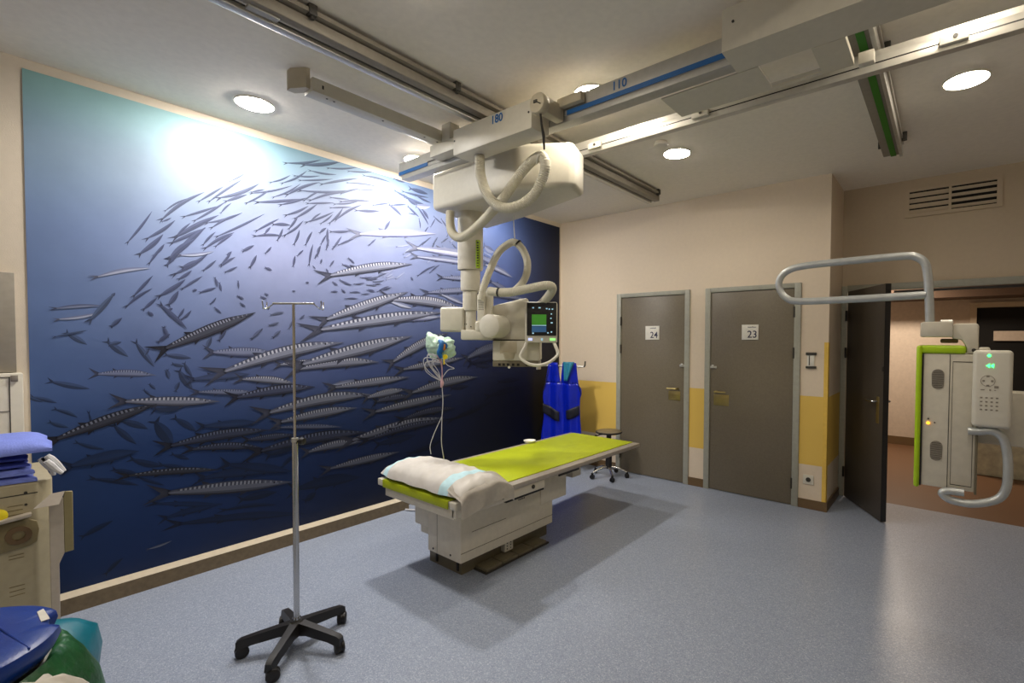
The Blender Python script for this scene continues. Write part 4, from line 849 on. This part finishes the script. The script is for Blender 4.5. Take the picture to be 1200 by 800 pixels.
def ip(K, z):
    for (a, u), (b, v) in zip(K, K[1:]):
        if b <= z <= a: return u + (v - u) * (a - z) / (a - b)
    return K[-1][1] if z < K[-1][0] else K[0][1]
def fold(x, z): return -0.03 - 0.016 * math.sin(x * 34 + .8) - .012 * math.sin(x * 15 + z * 2) - .01 * math.cos(z * 6)
bm = B()
def body(u, v):
    z = 1.02 - 0.82 * v; a, b = ip(KL, z), ip(KR, z); x = a + (b - a) * u; return (x, fold(x, z), z - .20)
grid(bm, body, 34, 30)
def strap(la, lb, s):
    def f(u, v):
        z = 1.262 - .242 * v; a = ip(KL, z) if s < 0 else la + (lb - la) * v; b = ip(KR, z) if s > 0 else la + (lb - la) * v
        x = a + (b - a) * u; return (x, fold(x, z) - .012 * (1 - v), z - .20)
    return f
grid(bm, strap(.235, .268, -1), 12, 8); grid(bm, strap(.30, .268, 1), 12, 8)
bmesh.ops.remove_doubles(bm, verts=bm.verts[:], dist=0.003)
ap = t.part('apron_body', bm, M['apron'], sharp=80); thick(ap, .010)
def band(x0, x1, za, zb, sag, wd):
    b = B()
    def f(u, v):
        x = x0 + (x1 - x0) * u; z = za + (zb - za) * u - sag * math.sin(PI * u) - wd * (v - .5) * (1 + .2 * math.sin(u * 3)); return (x, fold(x, z) - .016, z - .20)
    grid(b, f, 14, 4); return b
thick(t.part('belt', band(.045, .25, .715, .62, .01, .11), M['belt'], sharp=80), .005); thick(t.part('belt', band(.35, .515, .65, .72, .01, .10), M['belt'], sharp=80), .005)
t.part('armhole_trim', band(.50, .548, 1.02, .90, -.005, .03), M['belt'], sharp=80); t.part('armhole_trim', band(.058, .11, .93, 1.2, .0, .03), M['belt'], sharp=80)
t = Thing('turquoise_cloth', 'small turquoise cloth hung over the right shoulder of the blue apron', 'cloth', (0.05, -0.40, 1.02), math.radians(11.3))
bm = B()
def tq(u, v):
    z = 1.275 - .22 * v; x = .315 + .145 * u * (1 - .6 * v) + .02 * v; return (x, fold(x, z) - .03 - .01 * math.sin(u * 9), z - 1.02)
grid(bm, tq, 14, 12); thick(t.part('folded_cloth', bm, M['turq'], sharp=80), .004)

# ================================================================ STOOL
sx_, sy_ = 0.955, -0.30
t = Thing('swivel_stool', 'small round swivel stool on a chrome five-star base beside door 24', 'stool', (sx_, sy_, 0), math.radians(12))
bm = B(); lathe(bm, [(0, .495), (.13, .495), (.142, .503), (.142, .513), (.128, .522), (0, .525)], (0, 0, 0), 'z', 36); t.part('seat', bm, M['seat'])
bm = B(); lathe(bm, [(.143, .497), (.150, .502), (.150, .512), (.143, .516), (.143, .497)], (0, 0, 0), 'z', 36); t.part('seat_rim', bm, M['black'])
bm = B(); tube(bm, spline([(0, 0, .48), (-.07, -.05, .48), (-.12, -.09, .465)], 5), .007, 8); cyl(bm, (-.12, -.09, .465), .012, -.012, .012, 'z', 10); t.part('height_lever', bm, M['black'])
bm = B(); cyl(bm, (0, 0, 0), .028, .34, .495, 'z', 20); cyl(bm, (0, 0, 0), .045, .485, .496, 'z', 20); t.part('gas_lift', bm, M['black'])
bm = B(); cyl(bm, (0, 0, 0), .036, .10, .34, 'z', 20); t.part('column', bm, M['black'])
for k in range(5):
    a = k * 2 * PI / 5 - 1.0; c, s = math.cos(a), math.sin(a)
    bm = B(); tube(bm, spline([(0.02 * c, .02 * s, .115), (.10 * c, .10 * s, .105), (.205 * c, .205 * s, .066)], 5), [.017 - .0006 * i for i in range(11)], 10); lg = t.part('leg', bm, M['steel'])
    bm = B(); R3 = Matrix.Rotation(a + .6, 3, 'Z') @ Matrix.Rotation(PI / 2, 3, 'Y'); 
    for q in (-.016, .004): lathe(bm, [(0, q), (.025, q), (.025, q + .012), (0, q + .012)], (.205 * c, .205 * s, .025), rot=R3, seg=18)
    cyl(bm, (.205 * c, .205 * s, 0), .014, .03, .066, 'z', 10); t.part('caster', bm, M['black'], parent=lg)

# ================================================================ DRIP STAND
ix, iy = 1.39, -3.735
t = Thing('drip_stand', 'chrome drip stand on a black five-leg caster base in the foreground', 'drip stand', (ix, iy, 0))
for k in range(5):
    a = math.radians(-121 + 73 * k); c, s = math.cos(a), math.sin(a)
    def R_(r, w, z): return (r * c - w * s, r * s + w * c, z)
    bm = B()
    v = []
    for (r, w, z0, z1) in ((0.010, .030, .070, .134), (.07, .024, .078, .124), (.19, .021, .062, .102), (.238, .020, .048, .092), (.254, .018, .046, .082)):
        v.append([bm.verts.new(R_(r, w * q, z)) for q, z in ((-1, z0), (1, z0), (.75, z1), (-.75, z1))])
    bm.faces.new(v[0]); bm.faces.new(v[-1])
    for p, q in zip(v, v[1:]):
        for i in range(4): bm.faces.new((p[i], p[(i + 1) % 4], q[(i + 1) % 4], q[i]))
    lg = t.part('leg', bm, M['black'])
    bm = B(); ca = a + (1.9, .5, .9, 2.4, 1.2)[k]; R3 = Matrix.Rotation(ca, 3, 'Z') @ Matrix.Rotation(PI / 2, 3, 'Y')
    cc = (.246 * c + .014 * math.cos(ca + PI / 2), .246 * s + .014 * math.sin(ca + PI / 2), .0295)
    for q in (-.021, .006): lathe(bm, [(0, q), (.024, q), (.029, q + .004), (.029, q + .013), (.024, q + .016), (0, q + .016)], cc, rot=R3, seg=22)
    lathe(bm, [(0, -.006), (.027, -.006), (.027, .006), (0, .006)], (cc[0], cc[1], .030), rot=R3, seg=18)
    cyl(bm, (.236 * c, .236 * s, 0), .011, .03, .07, 'z', 12); t.part('caster', bm, M['black'], parent=lg)
bm = B(); cyl(bm, (0, 0, 0), .032, .07, .136, 'z', 24, bev=.006); t.part('hub', bm, M['black'])
bm = B(); cyl(bm, (0, 0, 0), .0135, .13, 1.035, 'z', 20); cyl(bm, (0, 0, 0), .018, .136, .15, 'z', 20); t.part('lower_pole', bm, M['steel'])
bm = B(); cyl(bm, (0, 0, 0), .0065, 1.02, 1.70, 'z', 14); t.part('upper_pole', bm, M['steel'])
bm = B(); cyl(bm, (0, 0, 0), .0145, 1.022, 1.042, 'z', 18); cl = t.part('collar', bm, M['alu'])
bm = B(); cyl(bm, (.0, 0, 1.025), .006, .012, .04, 'x', 10); lathe(bm, [(0, .026), (.016, .026), (.018, .034), (.016, .048), (0, .05)], (0, 0, 1.027), 'x', 12); b2 = t.part('clamp_knob', bm, M['black'], parent=cl)
b2.rotation_euler = (0, 0, .55)
d1 = Vector((.791, .612, 0))
bm = B(); tube(bm, [tuple(-d1 * .10 + Vector((0, 0, 1.70))), tuple(d1 * .10 + Vector((0, 0, 1.70)))], .0055, 10); t.part('crossbar', bm, M['steel'])
for s in (-1, 1):
    bm = B()
    for e in (-1, 1):
        pts = [d1 * s * .095 + Vector((0, 0, 1.70)), d1 * s * .115 + Vector((0, 0, 1.685)), d1 * (s * .135 + e * .004) + Vector((.02 * e, -.02 * e, 1.672)), d1 * (s * .14 + e * .012) + Vector((.03 * e, -.03 * e, 1.69)), d1 * (s * .14 + e * .014) + Vector((.035 * e, -.035 * e, 1.71))]
        tube(bm, spline(pts, 5), .0028, 8)
    t.part('hook', bm, M['steel'])

# ================================================================ WALL BUCKY STAND
t = Thing('wall_bucky_stand', 'beige upright x-ray detector with lime green edge, keypad and grip rails at the right', 'x-ray detector', (4.024, -2.001, 0.0), 0.0)
bm = B(); box(bm, -.195, -.002, 0, .50, .864, 1.476, .006); bd = t.part('detector_case', bm, M['panel'])
bm = B(); box(bm, -.222, -.200, -.012, .52, .852, 1.513, .010, 3); box(bm, -.205, -.042, -.005, .48, 1.477, 1.513, .010, 3); t.part('lime_edge', bm, M['limep'])
bm = B(); box(bm, -.202, -.194, -.004, .49, .862, 1.472); t.part('dark_slit', bm, M['black'])
bm = B(); box(bm, -.099, -.0965, -.0015, 0, .866, 1.474); box(bm, -.088, -.012, -.0012, 0, .885, .888); box(bm, -.088, -.012, -.0012, 0, 1.44, 1.443); box(bm, -.088, -.0865, -.0012, 0, .888, 1.44); box(bm, -.014, -.012, -.0012, 0, .888, 1.44); t.part('panel_groove', bm, M['dark'], parent=bd)
bm = B(); box(bm, -.003, .006, -.004, .4, .856, 1.47, .002); t.part('edge_profile', bm, M['bodyd'], parent=bd)
VX = -.140
for zc in (1.360, 1.031):
    pts = [(.0235 * math.cos(a) + VX, zc + .024 * math.sin(a) + (.022 if math.sin(a) >= 0 else -.022)) for a in [i * PI / 10 for i in range(20)]]
    bm = B(); prism(bm, pts, -.002, .0, 'y'); 
    for k in range(-5, 6):
        w = .0215 if abs(k) < 4 else .017
        box(bm, VX - w, VX + w, -.0026, -.002, zc + k * .0072 - .0012, zc + k * .0072 + .0012, mi=1)
    vg = t.part('speaker_vent', bm, [M['greyp'], M['dark']], parent=bd)

bm = B(); cyl(bm, (-.172, -.001, 1.156), .0065, -.004, 0, 'y', 14); t.part('amber_light', bm, M['leda'], parent=bd)
bm = B(); cyl(bm, (-.172, -.001, 1.176), .0035, -.003, 0, 'y', 10); cyl(bm, (-.148, -.001, 1.160), .003, -.003, 0, 'y', 10); t.part('small_button', bm, M['dark'], parent=bd)
# top bracket
bm = B(); prism(bm, [(-.210, 1.553), (-.210, 1.615), (-.203, 1.622), (-.09, 1.622), (-.09, 1.553)], .0, .13, 'y', .006); t.part('rail_bracket', bm, M['panel'])
bm = B(); cyl(bm, (-.116, .062, 1.6), .034, -.022, .026, 'x', 24, bev=.003); t.part('collar', bm, M['alu'])
bm = B(); prism(bm, [(-.092, 1.545), (-.092, 1.606), (-.084, 1.613), (-.008, 1.613), (.0, 1.605), (.0, 1.478), (-.040, 1.478), (-.043, 1.515), (-.058, 1.54)], .01, .14, 'y', .006); t.part('support_arm', bm, M['panel'])
bm = B(); box(bm, -.135, -.07, .04, .10, 1.525, 1.545, .006); t.part('cable_clamp', bm, M['base'])
bm = B(); cyl(bm, (-.016, .0095, 1.494), .008, -.004, .002, 'y', 12); t.part('screw', bm, M['dark'])
GP = [(-.175, 1.60), (-.181, 1.733), (-.188, 1.834), (-.200, 1.900), (-.234, 1.934), (-.288, 1.944), (-.497, 1.943), (-.718, 1.937), (-.806, 1.920), (-.851, 1.879), (-.854, 1.823), (-.819, 1.770), (-.749, 1.747), (-.494, 1.746), (-.194, 1.752)]
bm = B(); tube(bm, spline([(x, .07, z) for x, z in GP], 8), .0185, 16); t.part('overhead_grip_rail', bm, M['grip'])
# keypad
bm = B(); box(bm, -.020, .110, -.062, -.018, 1.165, 1.496, .016, 4); kp = t.part('keypad_case', bm, M['white2'])
bm = B(); box(bm, .0, .038, -.02, .03, 1.48, 1.508, .008); box(bm, .0, .085, -.02, .05, 1.2, 1.47, .006); t.part('keypad_mount', bm, M['panel'])
bm = B(); cyl(bm, (.032, -.062, 1.473), .006, -.002, 0, 'y', 12); t.part('green_light', bm, M['ledg'], parent=kp)
for q in (0, .013):
    bm = B(); prism(bm, [(.023 + q, 1.430), (.035 + q, 1.439), (.035 + q, 1.421)], -.064, -.062, 'y'); t.part('green_arrow', bm, M['ledg'], parent=kp)
for (x, z, w, h) in ((.042, 1.385, .010, .008), (.028, 1.365, .008, .008), (.056, 1.365, .008, .008), (.042, 1.345, .010, .008), (.07, 1.34, .014, .010), (.025, 1.327, .014, .003), (.05, 1.327, .006, .006), (.066, 1.327, .006, .003)):
    x -= .012; bm = B(); box(bm, x - w / 2, x + w / 2, -.0632, -.062, z - h / 2, z + h / 2); t.part('key_symbol', bm, M['greyp'], parent=kp)
for i in range(4):
    for j in range(4):
        bm = B(); box(bm, .006 + i * .017, .014 + i * .017, -.0632, -.062, 1.29 - j * .017, 1.296 - j * .017); t.part('key_symbol', bm, M['greyp'], parent=kp)
bm = B()
for k in range(24):
    a0 = k / 24 * 2 * PI; a1 = a0 + 2 * PI / 24
    quad(bm, [(.030 + r * math.cos(a), -.0633, 1.365 + r * math.sin(a)) for a, r in ((a0, .022), (a1, .022), (a1, .024), (a0, .024))])
t.part('key_ring', bm, M['greyp'], parent=kp)
HPt = [(-.03, 1.140), (.01, 1.143), (.043, 1.150), (.072, 1.138), (.093, 1.100), (.104, 1.010), (.100, .911), (.070, .856), (-.007, .822), (-.078, .822), (-.108, .838), (-.112, .852), (-.088, .862), (-.037, .865)]
bm = B(); tube(bm, spline([(x, -.03, z) for x, z in HPt], 8), .017, 16); t.part('lower_grip_rail', bm, M['grip'])
# mast outside the picture carrying the case
bm = B(); box(bm, .0, .42, .22, .34, 1.05, 1.30, .01); t.part('carrier_arm', bm, M['panel'])
bm = B(); box(bm, .42, .60, .16, .40, .03, 2.3, .02); t.part('mast', bm, M['white'])
bm = B(); box(bm, .35, .75, .02, .56, 0.0, .035, .008); t.part('foot_plate', bm, M['panel'])

# ================================================================ LEFT CORNER: CABINETS, CART, BIN
t = Thing('wall_panel', 'plain grey panel on the wall at the left edge beside the mural', 'panel', (0.02, -4.85, 1.343))
bm = B(); box(bm, 0.001, 0.05, -5.15, -4.552, 1.345, 1.865, .003); t.part('panel_board', bm, M['greyp'], world=True)
t = Thing('white_cabinet', 'cream wall cabinet at the left edge below the grey panel', 'cabinet', (0.05, -4.85, 0.0))
bm = B(); box(bm, 0.001, 0.09, -5.15, -4.533, 0.0, 1.342, .006); cb = t.part('cabinet_body', bm, M['white'], world=True)
bm = B(); box(bm, 0.088, 0.0915, -4.582, -4.578, 0.6, 1.325); box(bm, .088, .0915, -5.15, -4.578, 1.321, 1.325); box(bm, .088, .0915, -5.15, -4.578, 1.145, 1.148); t.part('door_gap', bm, M['dark'], world=True)
bm = B(); box(bm, 0.088, 0.096, -4.575, -4.55, 1.30, 1.332, .002); t.part('corner_block', bm, M['greyp'], world=True)
t = Thing('instrument_cart', 'beige equipment cart at the left edge carrying folded blue cloths', 'cart', (0.4, -4.8, 0.0))
bm = B(); prism(bm, [(0.15, -5.1), (0.66, -5.1), (0.66, -4.535), (0.625, -4.485), (0.58, -4.478), (0.15, -4.478)], 0.03, .875, 'z', .008, 3); cb = t.part('cart_body', bm, M['cart'], world=True)
bm = B(); box(bm, 0.20, .60, -5.05, -4.53, 0.0, .03); t.part('cart_base', bm, M['dark'], world=True)
bm = B(); prism(bm, [(-4.622 - .1, .705), (-4.56, .715), (-4.535, .700), (-4.528, .66), (-4.535, .605), (-4.56, .592), (-4.722, .575)], .66, .668, 'x', .004, 2); rc = t.part('round_latch_plate', bm, M['cartd'], world=True)
bm = B(); lathe(bm, [(.02, 0), (.04, 0), (.04, .006), (.02, .006), (.02, 0)], (.668, -4.59, .65), 'x', 20); t.part('latch_ring', bm, M['base'], parent=rc, world=True)
bm = B(); prism(bm, [(-4.75, .705), (-4.555, .73), (-4.55, .745), (-4.75, .722)], .66, .70, 'x', .004, 2); t.part('latch_lip', bm, M['bracket'], world=True)
bm = B()
for z0 in (.76, .74, .72 + .06, .56, .545, .42, .40, .38): 
    box(bm, .6595, .6612, -4.62, -4.575, z0, z0 + .0035)
t.part('vent_lines', bm, M['cartd'], parent=cb, world=True)
bm = B(); box(bm, .6595, .6614, -5.0, -4.53, .825, .829); cyl(bm, (.66, -4.566, .833), .006, -.002, .003, 'x', 10); cyl(bm, (.66, -4.566, .78), .005, -.002, .003, 'x', 10); t.part('door_gap', bm, M['dark'], parent=cb, world=True)
bm = B(); lathe(bm, [(0, 0), (.03, 0), (.03, .012), (.02, .02), (0, .02)], (.66, -4.648, .75), 'x', 18); t.part('yellow_button', bm, M['ylw'], parent=cb, world=True)
# bent sheet bracket
t = Thing('sheet_metal_guard', 'bent beige sheet-metal post standing between the cart and the mural', 'guard', (0.72, -4.47, 0.0))
bm = B(); prism(bm, [(-4.503, 0.0), (-4.503, .80), (-4.458, .80), (-4.458, .545), (-4.475, .50), (-4.475, 0.0)], .73, .74, 'x', .002, 1); t.part('front_plate', bm, M['bracket'], world=True)
bm = B(); prism(bm, [(-4.458, .545), (-4.458, .80), (-4.452, .825), (-4.428, .822), (-4.428, .547)], .725, .738, 'x', .002, 1); t.part('side_fold', bm, M['bracketd'], world=True)
bm = B()
tp = [(.735, -4.452, .828), (.735, -4.495, .826), (.815, -4.555, .79), (.815, -4.478, .79)]
f = bm.faces.new([bm.verts.new(p) for p in tp]); bmesh.ops.solidify(bm, geom=[f], thickness=.012); t.part('sloped_top', bm, M['bracket'], world=True)

# folded cloths on the cart
def cloth(name, lab, x0, x1, y0, y1, z0, z1, m, droop=0.0, seed=0):
    rnd = random.Random(seed); ph = [rnd.uniform(0, 6) for _ in range(6)]
    bm = B()
    def top(u, v):
        x = x0 + (x1 - x0) * u; y = y0 + (y1 - y0) * v
        e = 1 - (abs(2 * u - 1) ** 8) * .55; e2 = 1 - (abs(2 * v - 1) ** 8) * .55
        z = z0 + (z1 - z0) * e * e2 + .002 * math.sin(u * 7 + ph[0]) * math.cos(v * 6 + ph[1]) - droop * max(0, u - .75) ** 1.2 * 4
        return (x + .006 * math.sin(v * 11 + ph[2]), y + .006 * math.sin(u * 13 + ph[3]), max(z, z0 + .002 - droop * 2 * max(0, u - .75) * 4))
    def bot(u, v):
        x, y, z = top(u, v); return (x, y, min(z - .002, z0 - droop * max(0, u - .75) ** 1.2 * 4))
    grid(bm, top, 26, 20); grid(bm, bot, 26, 20)
    for u in (0, 1):
        for k in range(20): quad(bm, [top(u, k / 20), top(u, (k + 1) / 20), bot(u, (k + 1) / 20), bot(u, k / 20)])
    for v in (0, 1):
        for k in range(26): quad(bm, [top(k / 26, v), top((k + 1) / 26, v), bot((k + 1) / 26, v), bot(k / 26, v)])
    bmesh.ops.remove_doubles(bm, verts=bm.verts[:], dist=.0005)
    c = ((x0 + x1) / 2, (y0 + y1) / 2, z0)
    o = obj(name, bm, m, sharp=60, origin=c); return tag(o, lab, 'cloth', 'folded blue cloths on the cart')
M['cloth_d'] = mat('navy_cloth', (58, 72, 160), 0.85, bump=.25, bscale=150)
zz = .878
for k, (h, mt, dx, lab) in enumerate(((.028, 'cloth', 0, 'folded blue cloth at the very bottom of the stack on the beige cart'), (.026, 'cloth', -.01, 'second folded blue cloth from the bottom on the beige cart'), (.024, 'cloth_d', -.03, 'dark navy folded cloth in the middle of the stack on the cart'), (.026, 'cloth_d', -.035, 'dark navy folded cloth just under the light blue one on the cart'))):
    cloth('folded_cloth', lab, .30, .655 + dx, -5.0, -4.535 + dx * .6, zz, zz + h, M[mt], 0, k); zz += h + .006
cloth('folded_cloth', 'light blue folded cloth on top of the stack on the beige cart', .25, .66, -5.0, -4.478, zz, zz + .06, M['cloth'], .0, 9)
# gloves
bm = B()
t = Thing('rubber_glove', 'pair of crumpled white gloves drooping off the cloth stack', 'gloves', (.64, -4.49, .95))
def gl(u, v): return (.66, -4.481 + (u - 62) * .00205, 1.53 - (v - 413.3) * .00388 - .060)
for i, pts in enumerate(([(44, 541), (50, 546), (56, 552), (62, 557), (63, 563)], [(50, 539), (57, 544), (64, 549), (68, 553)], [(52, 537), (60, 542), (70, 550), (78, 558)], [(50, 542), (58, 548), (66, 554), (74, 559)])):
    bm = B(); sp = spline([(gl(*p)[0] + .02 * i - .02, gl(*p)[1], gl(*p)[2]) for p in pts], 5)
    tube(bm, sp, [.014 - .004 * abs(2 * k / (len(sp) - 1) - .6) for k in range(len(sp))], 8); t.part('glove_finger', bm, M['glove'], world=True)
bm = B(); P_ = [(43, 540), (53, 536.5), (60, 538), (70, 547), (60, 549), (52, 548)]
f = bm.faces.new([bm.verts.new((gl(*p)[0] + .01, gl(*p)[1], gl(*p)[2])) for p in P_]); bmesh.ops.solidify(bm, geom=[f], thickness=.02); t.part('glove_cuff', bm, M['glove'], world=True)

# bin with blue lid, green bag
bx, by = 2.125, -4.805
t = Thing('waste_bin', 'round waste bin with a dark blue lid at the lower left corner', 'bin', (bx, by, 0.0))
bm = B(); lathe(bm, [(0, .02), (.165, .02), (.185, .70), (.195, .74), (.185, .74), (.16, .03), (0, .03)], (bx, by, 0), 'z', 40); t.part('bin_body', bm, M['white2'], world=True)
for k in range(4):
    a = PI / 4 + k * PI / 2; bm = B(); cyl(bm, (bx + .12 * math.cos(a), by + .12 * math.sin(a), 0), .015, 0, .022, 'z', 12); t.part('foot', bm, M['dark'], world=True)
bm = B(); seg = 96; rings = []
def lidr(a, r):   # round lid with a notch for the hand on the +y side
    return r - (.022 if abs(((a - math.radians(88)) + PI) % (2 * PI) - PI) < math.radians(13) else 0)
for (r, z) in ((.0, .812), (.06, .812), (.064, .816), (.13, .82), (.20, .822), (.212, .816), (.215, .80), (.205, .775), (.195, .76), (.0, .76)):
    if r == 0: rings.append([bm.verts.new((bx, by, z))])
    else: rings.append([bm.verts.new((bx + (lidr(2 * PI * i / seg, r) if r > .19 else r) * math.cos(2 * PI * i / seg), by + (lidr(2 * PI * i / seg, r) if r > .19 else r) * math.sin(2 * PI * i / seg), z)) for i in range(seg)])
for a, b in zip(rings, rings[1:]):
    for i in range(seg):
        j = (i + 1) % seg
        if len(a) == 1: bm.faces.new((a[0], b[i], b[j]))
        elif len(b) == 1: bm.faces.new((a[i], a[j], b[0]))
        else: bm.faces.new((a[i], a[j], b[j], b[i]))
ld = t.part('lid', bm, M['lid'], world=True)
bm = B(); prism(bm, [(2.062, -4.618), (2.072, -4.63), (2.142, -4.628), (2.14, -4.613)], .822, .8235, 'z'); t.part('lid_label', bm, M['sign'], parent=ld, world=True)
bm = B(); tube(bm, [(1.97, -4.72, .8215), (2.27, -4.655, .8205)], .002, 6); t.part('hinge_line', bm, M['lid'], parent=ld, world=True)
def bagf(cx, cy, prof, seed, lobes, amp):
    bm = B(); rnd = random.Random(seed); ph = [rnd.uniform(0, 6) for _ in range(4)]; seg = 56; rr = []
    for i, (r, z) in enumerate(prof):
        rr.append([bm.verts.new((cx + (r * (1 + amp * math.sin(lobes * q + ph[0] + i * .3) + amp * .6 * math.sin((lobes * 2 + 3) * q + ph[1] - i * .5))) * math.cos(q), cy + (r * (1 + amp * math.sin(lobes * q + ph[0] + i * .3))) * math.sin(q), z + .008 * math.sin(5 * q + ph[2] + i))) for q in [2 * PI * k / seg for k in range(seg)]])
    for a, b in zip(rr, rr[1:]):
        for i in range(seg): bm.faces.new((a[i], a[(i + 1) % seg], b[(i + 1) % seg], b[i]))
    return bm
bm = bagf(bx, by, [(.199, .748), (.212, .760), (.228, .744), (.250, .70), (.276, .64), (.290, .56), (.285, .48), (.26, .44)], 3, 7, .025); o = obj('bin_bag', bm, M['bag'], sharp=80); tag(o, 'crumpled green bin bag folded over the rim under the blue lid', 'bag')
bm = B(); lathe(bm, [(0, .40), (.06, .40), (.12, .46), (.135, .54), (.12, .62), (.075, .66), (.03, .67), (0, .67)], (1.68, -4.60, -.05), 'z', 18)
for v in bm.verts: v.co += Vector((.012 * math.sin(v.co.z * 40 + v.co.y * 30), .012 * math.sin(v.co.x * 50), 0))
# teal bag hanging behind the green one, and a beige cloth in front
t = Thing('teal_bag', 'teal plastic bag bulging out behind the green bin bag', 'bag', (1.68, -4.605, 0.0))
for v in bm.verts: v.co.z -= 0
t.part('bag_body', bm, M['teal'], world=True, sharp=80)
bm = B(); cyl(bm, (1.68, -4.60, 0), .09, 0.0, .345, 'z', 24); t.part('holder', bm, M['white2'], world=True)
bm = B(); lathe(bm, [(0, 0), (.12, 0), (.125, .05), (.13, .4), (.125, .66), (.11, .74), (.09, .79), (.065, .83), (.035, .862), (0, .874)], (2.55, -4.665, 0), 'z', 36)
for v in bm.verts:
    a_ = math.atan2(v.co.y + 4.665, v.co.x - 2.55); v.co += Vector((math.cos(a_), math.sin(a_), .6)) * (.006 * math.sin(a_ * 7 + v.co.z * 9))
o = obj('laundry_sack', bm, M['fsheet'], sharp=80, origin=(2.55, -4.665, 0)); tag(o, 'beige fabric sack peeking in at the bottom left corner in front of the green bag', 'sack')

# cable on floor by the plinth end
bm = B(); tube(bm, spline([(.13, -2.32, .012), (.2, -2.28, .012), (.24, -2.2, .012), (.18, -2.13, .012), (.10, -2.15, .05), (.02, -2.2, .06)], 8), .008, 8)
tag(obj('floor_cable', bm, M['lead']), 'short grey cable curled on the floor at the far end of the plinth', 'cable')

# ================================================================ CAMERA, WORLD
cam = bpy.data.cameras.new('camera'); co = bpy.data.objects.new('camera', cam); COL.objects.link(co)
yaw, pitch, roll = 0.65815, 0.026854, 0.005298
fwd = Vector((-math.sin(yaw) * math.cos(pitch), math.cos(yaw) * math.cos(pitch), -math.sin(pitch)))
rt = Vector((math.cos(yaw), math.sin(yaw), 0)); up = rt.cross(fwd)
r2 = rt * math.cos(roll) + up * math.sin(roll); u2 = -rt * math.sin(roll) + up * math.cos(roll)
R = Matrix((r2, u2, -fwd)).transposed()
co.matrix_world = Matrix.Translation((3.9074, -4.7453, 1.53)) @ R.to_4x4()
cam.sensor_width = 36; cam.lens = 561.014 * 36 / 1200
cam.shift_x = -73.829 / 1200; cam.shift_y = 13.303 / 1200
cam.clip_start = 0.05
S.camera = co
w = bpy.data.worlds.new('world'); S.world = w; w.use_nodes = True
w.node_tree.nodes['Background'].inputs[0].default_value = (0.9, 0.9, 1.0, 1); w.node_tree.nodes['Background'].inputs[1].default_value = 0.02
S.view_settings.view_transform = 'Standard'; S.view_settings.look = 'None'; S.view_settings.gamma = 1.0; S.view_settings.use_curve_mapping = False
S.view_settings.exposure = EXPO
S.cycles.use_denoising = True
S.cycles.sample_clamp_indirect = 4.0; S.cycles.sample_clamp_direct = 0.0
S.cycles.max_bounces = 8; S.cycles.diffuse_bounces = 5
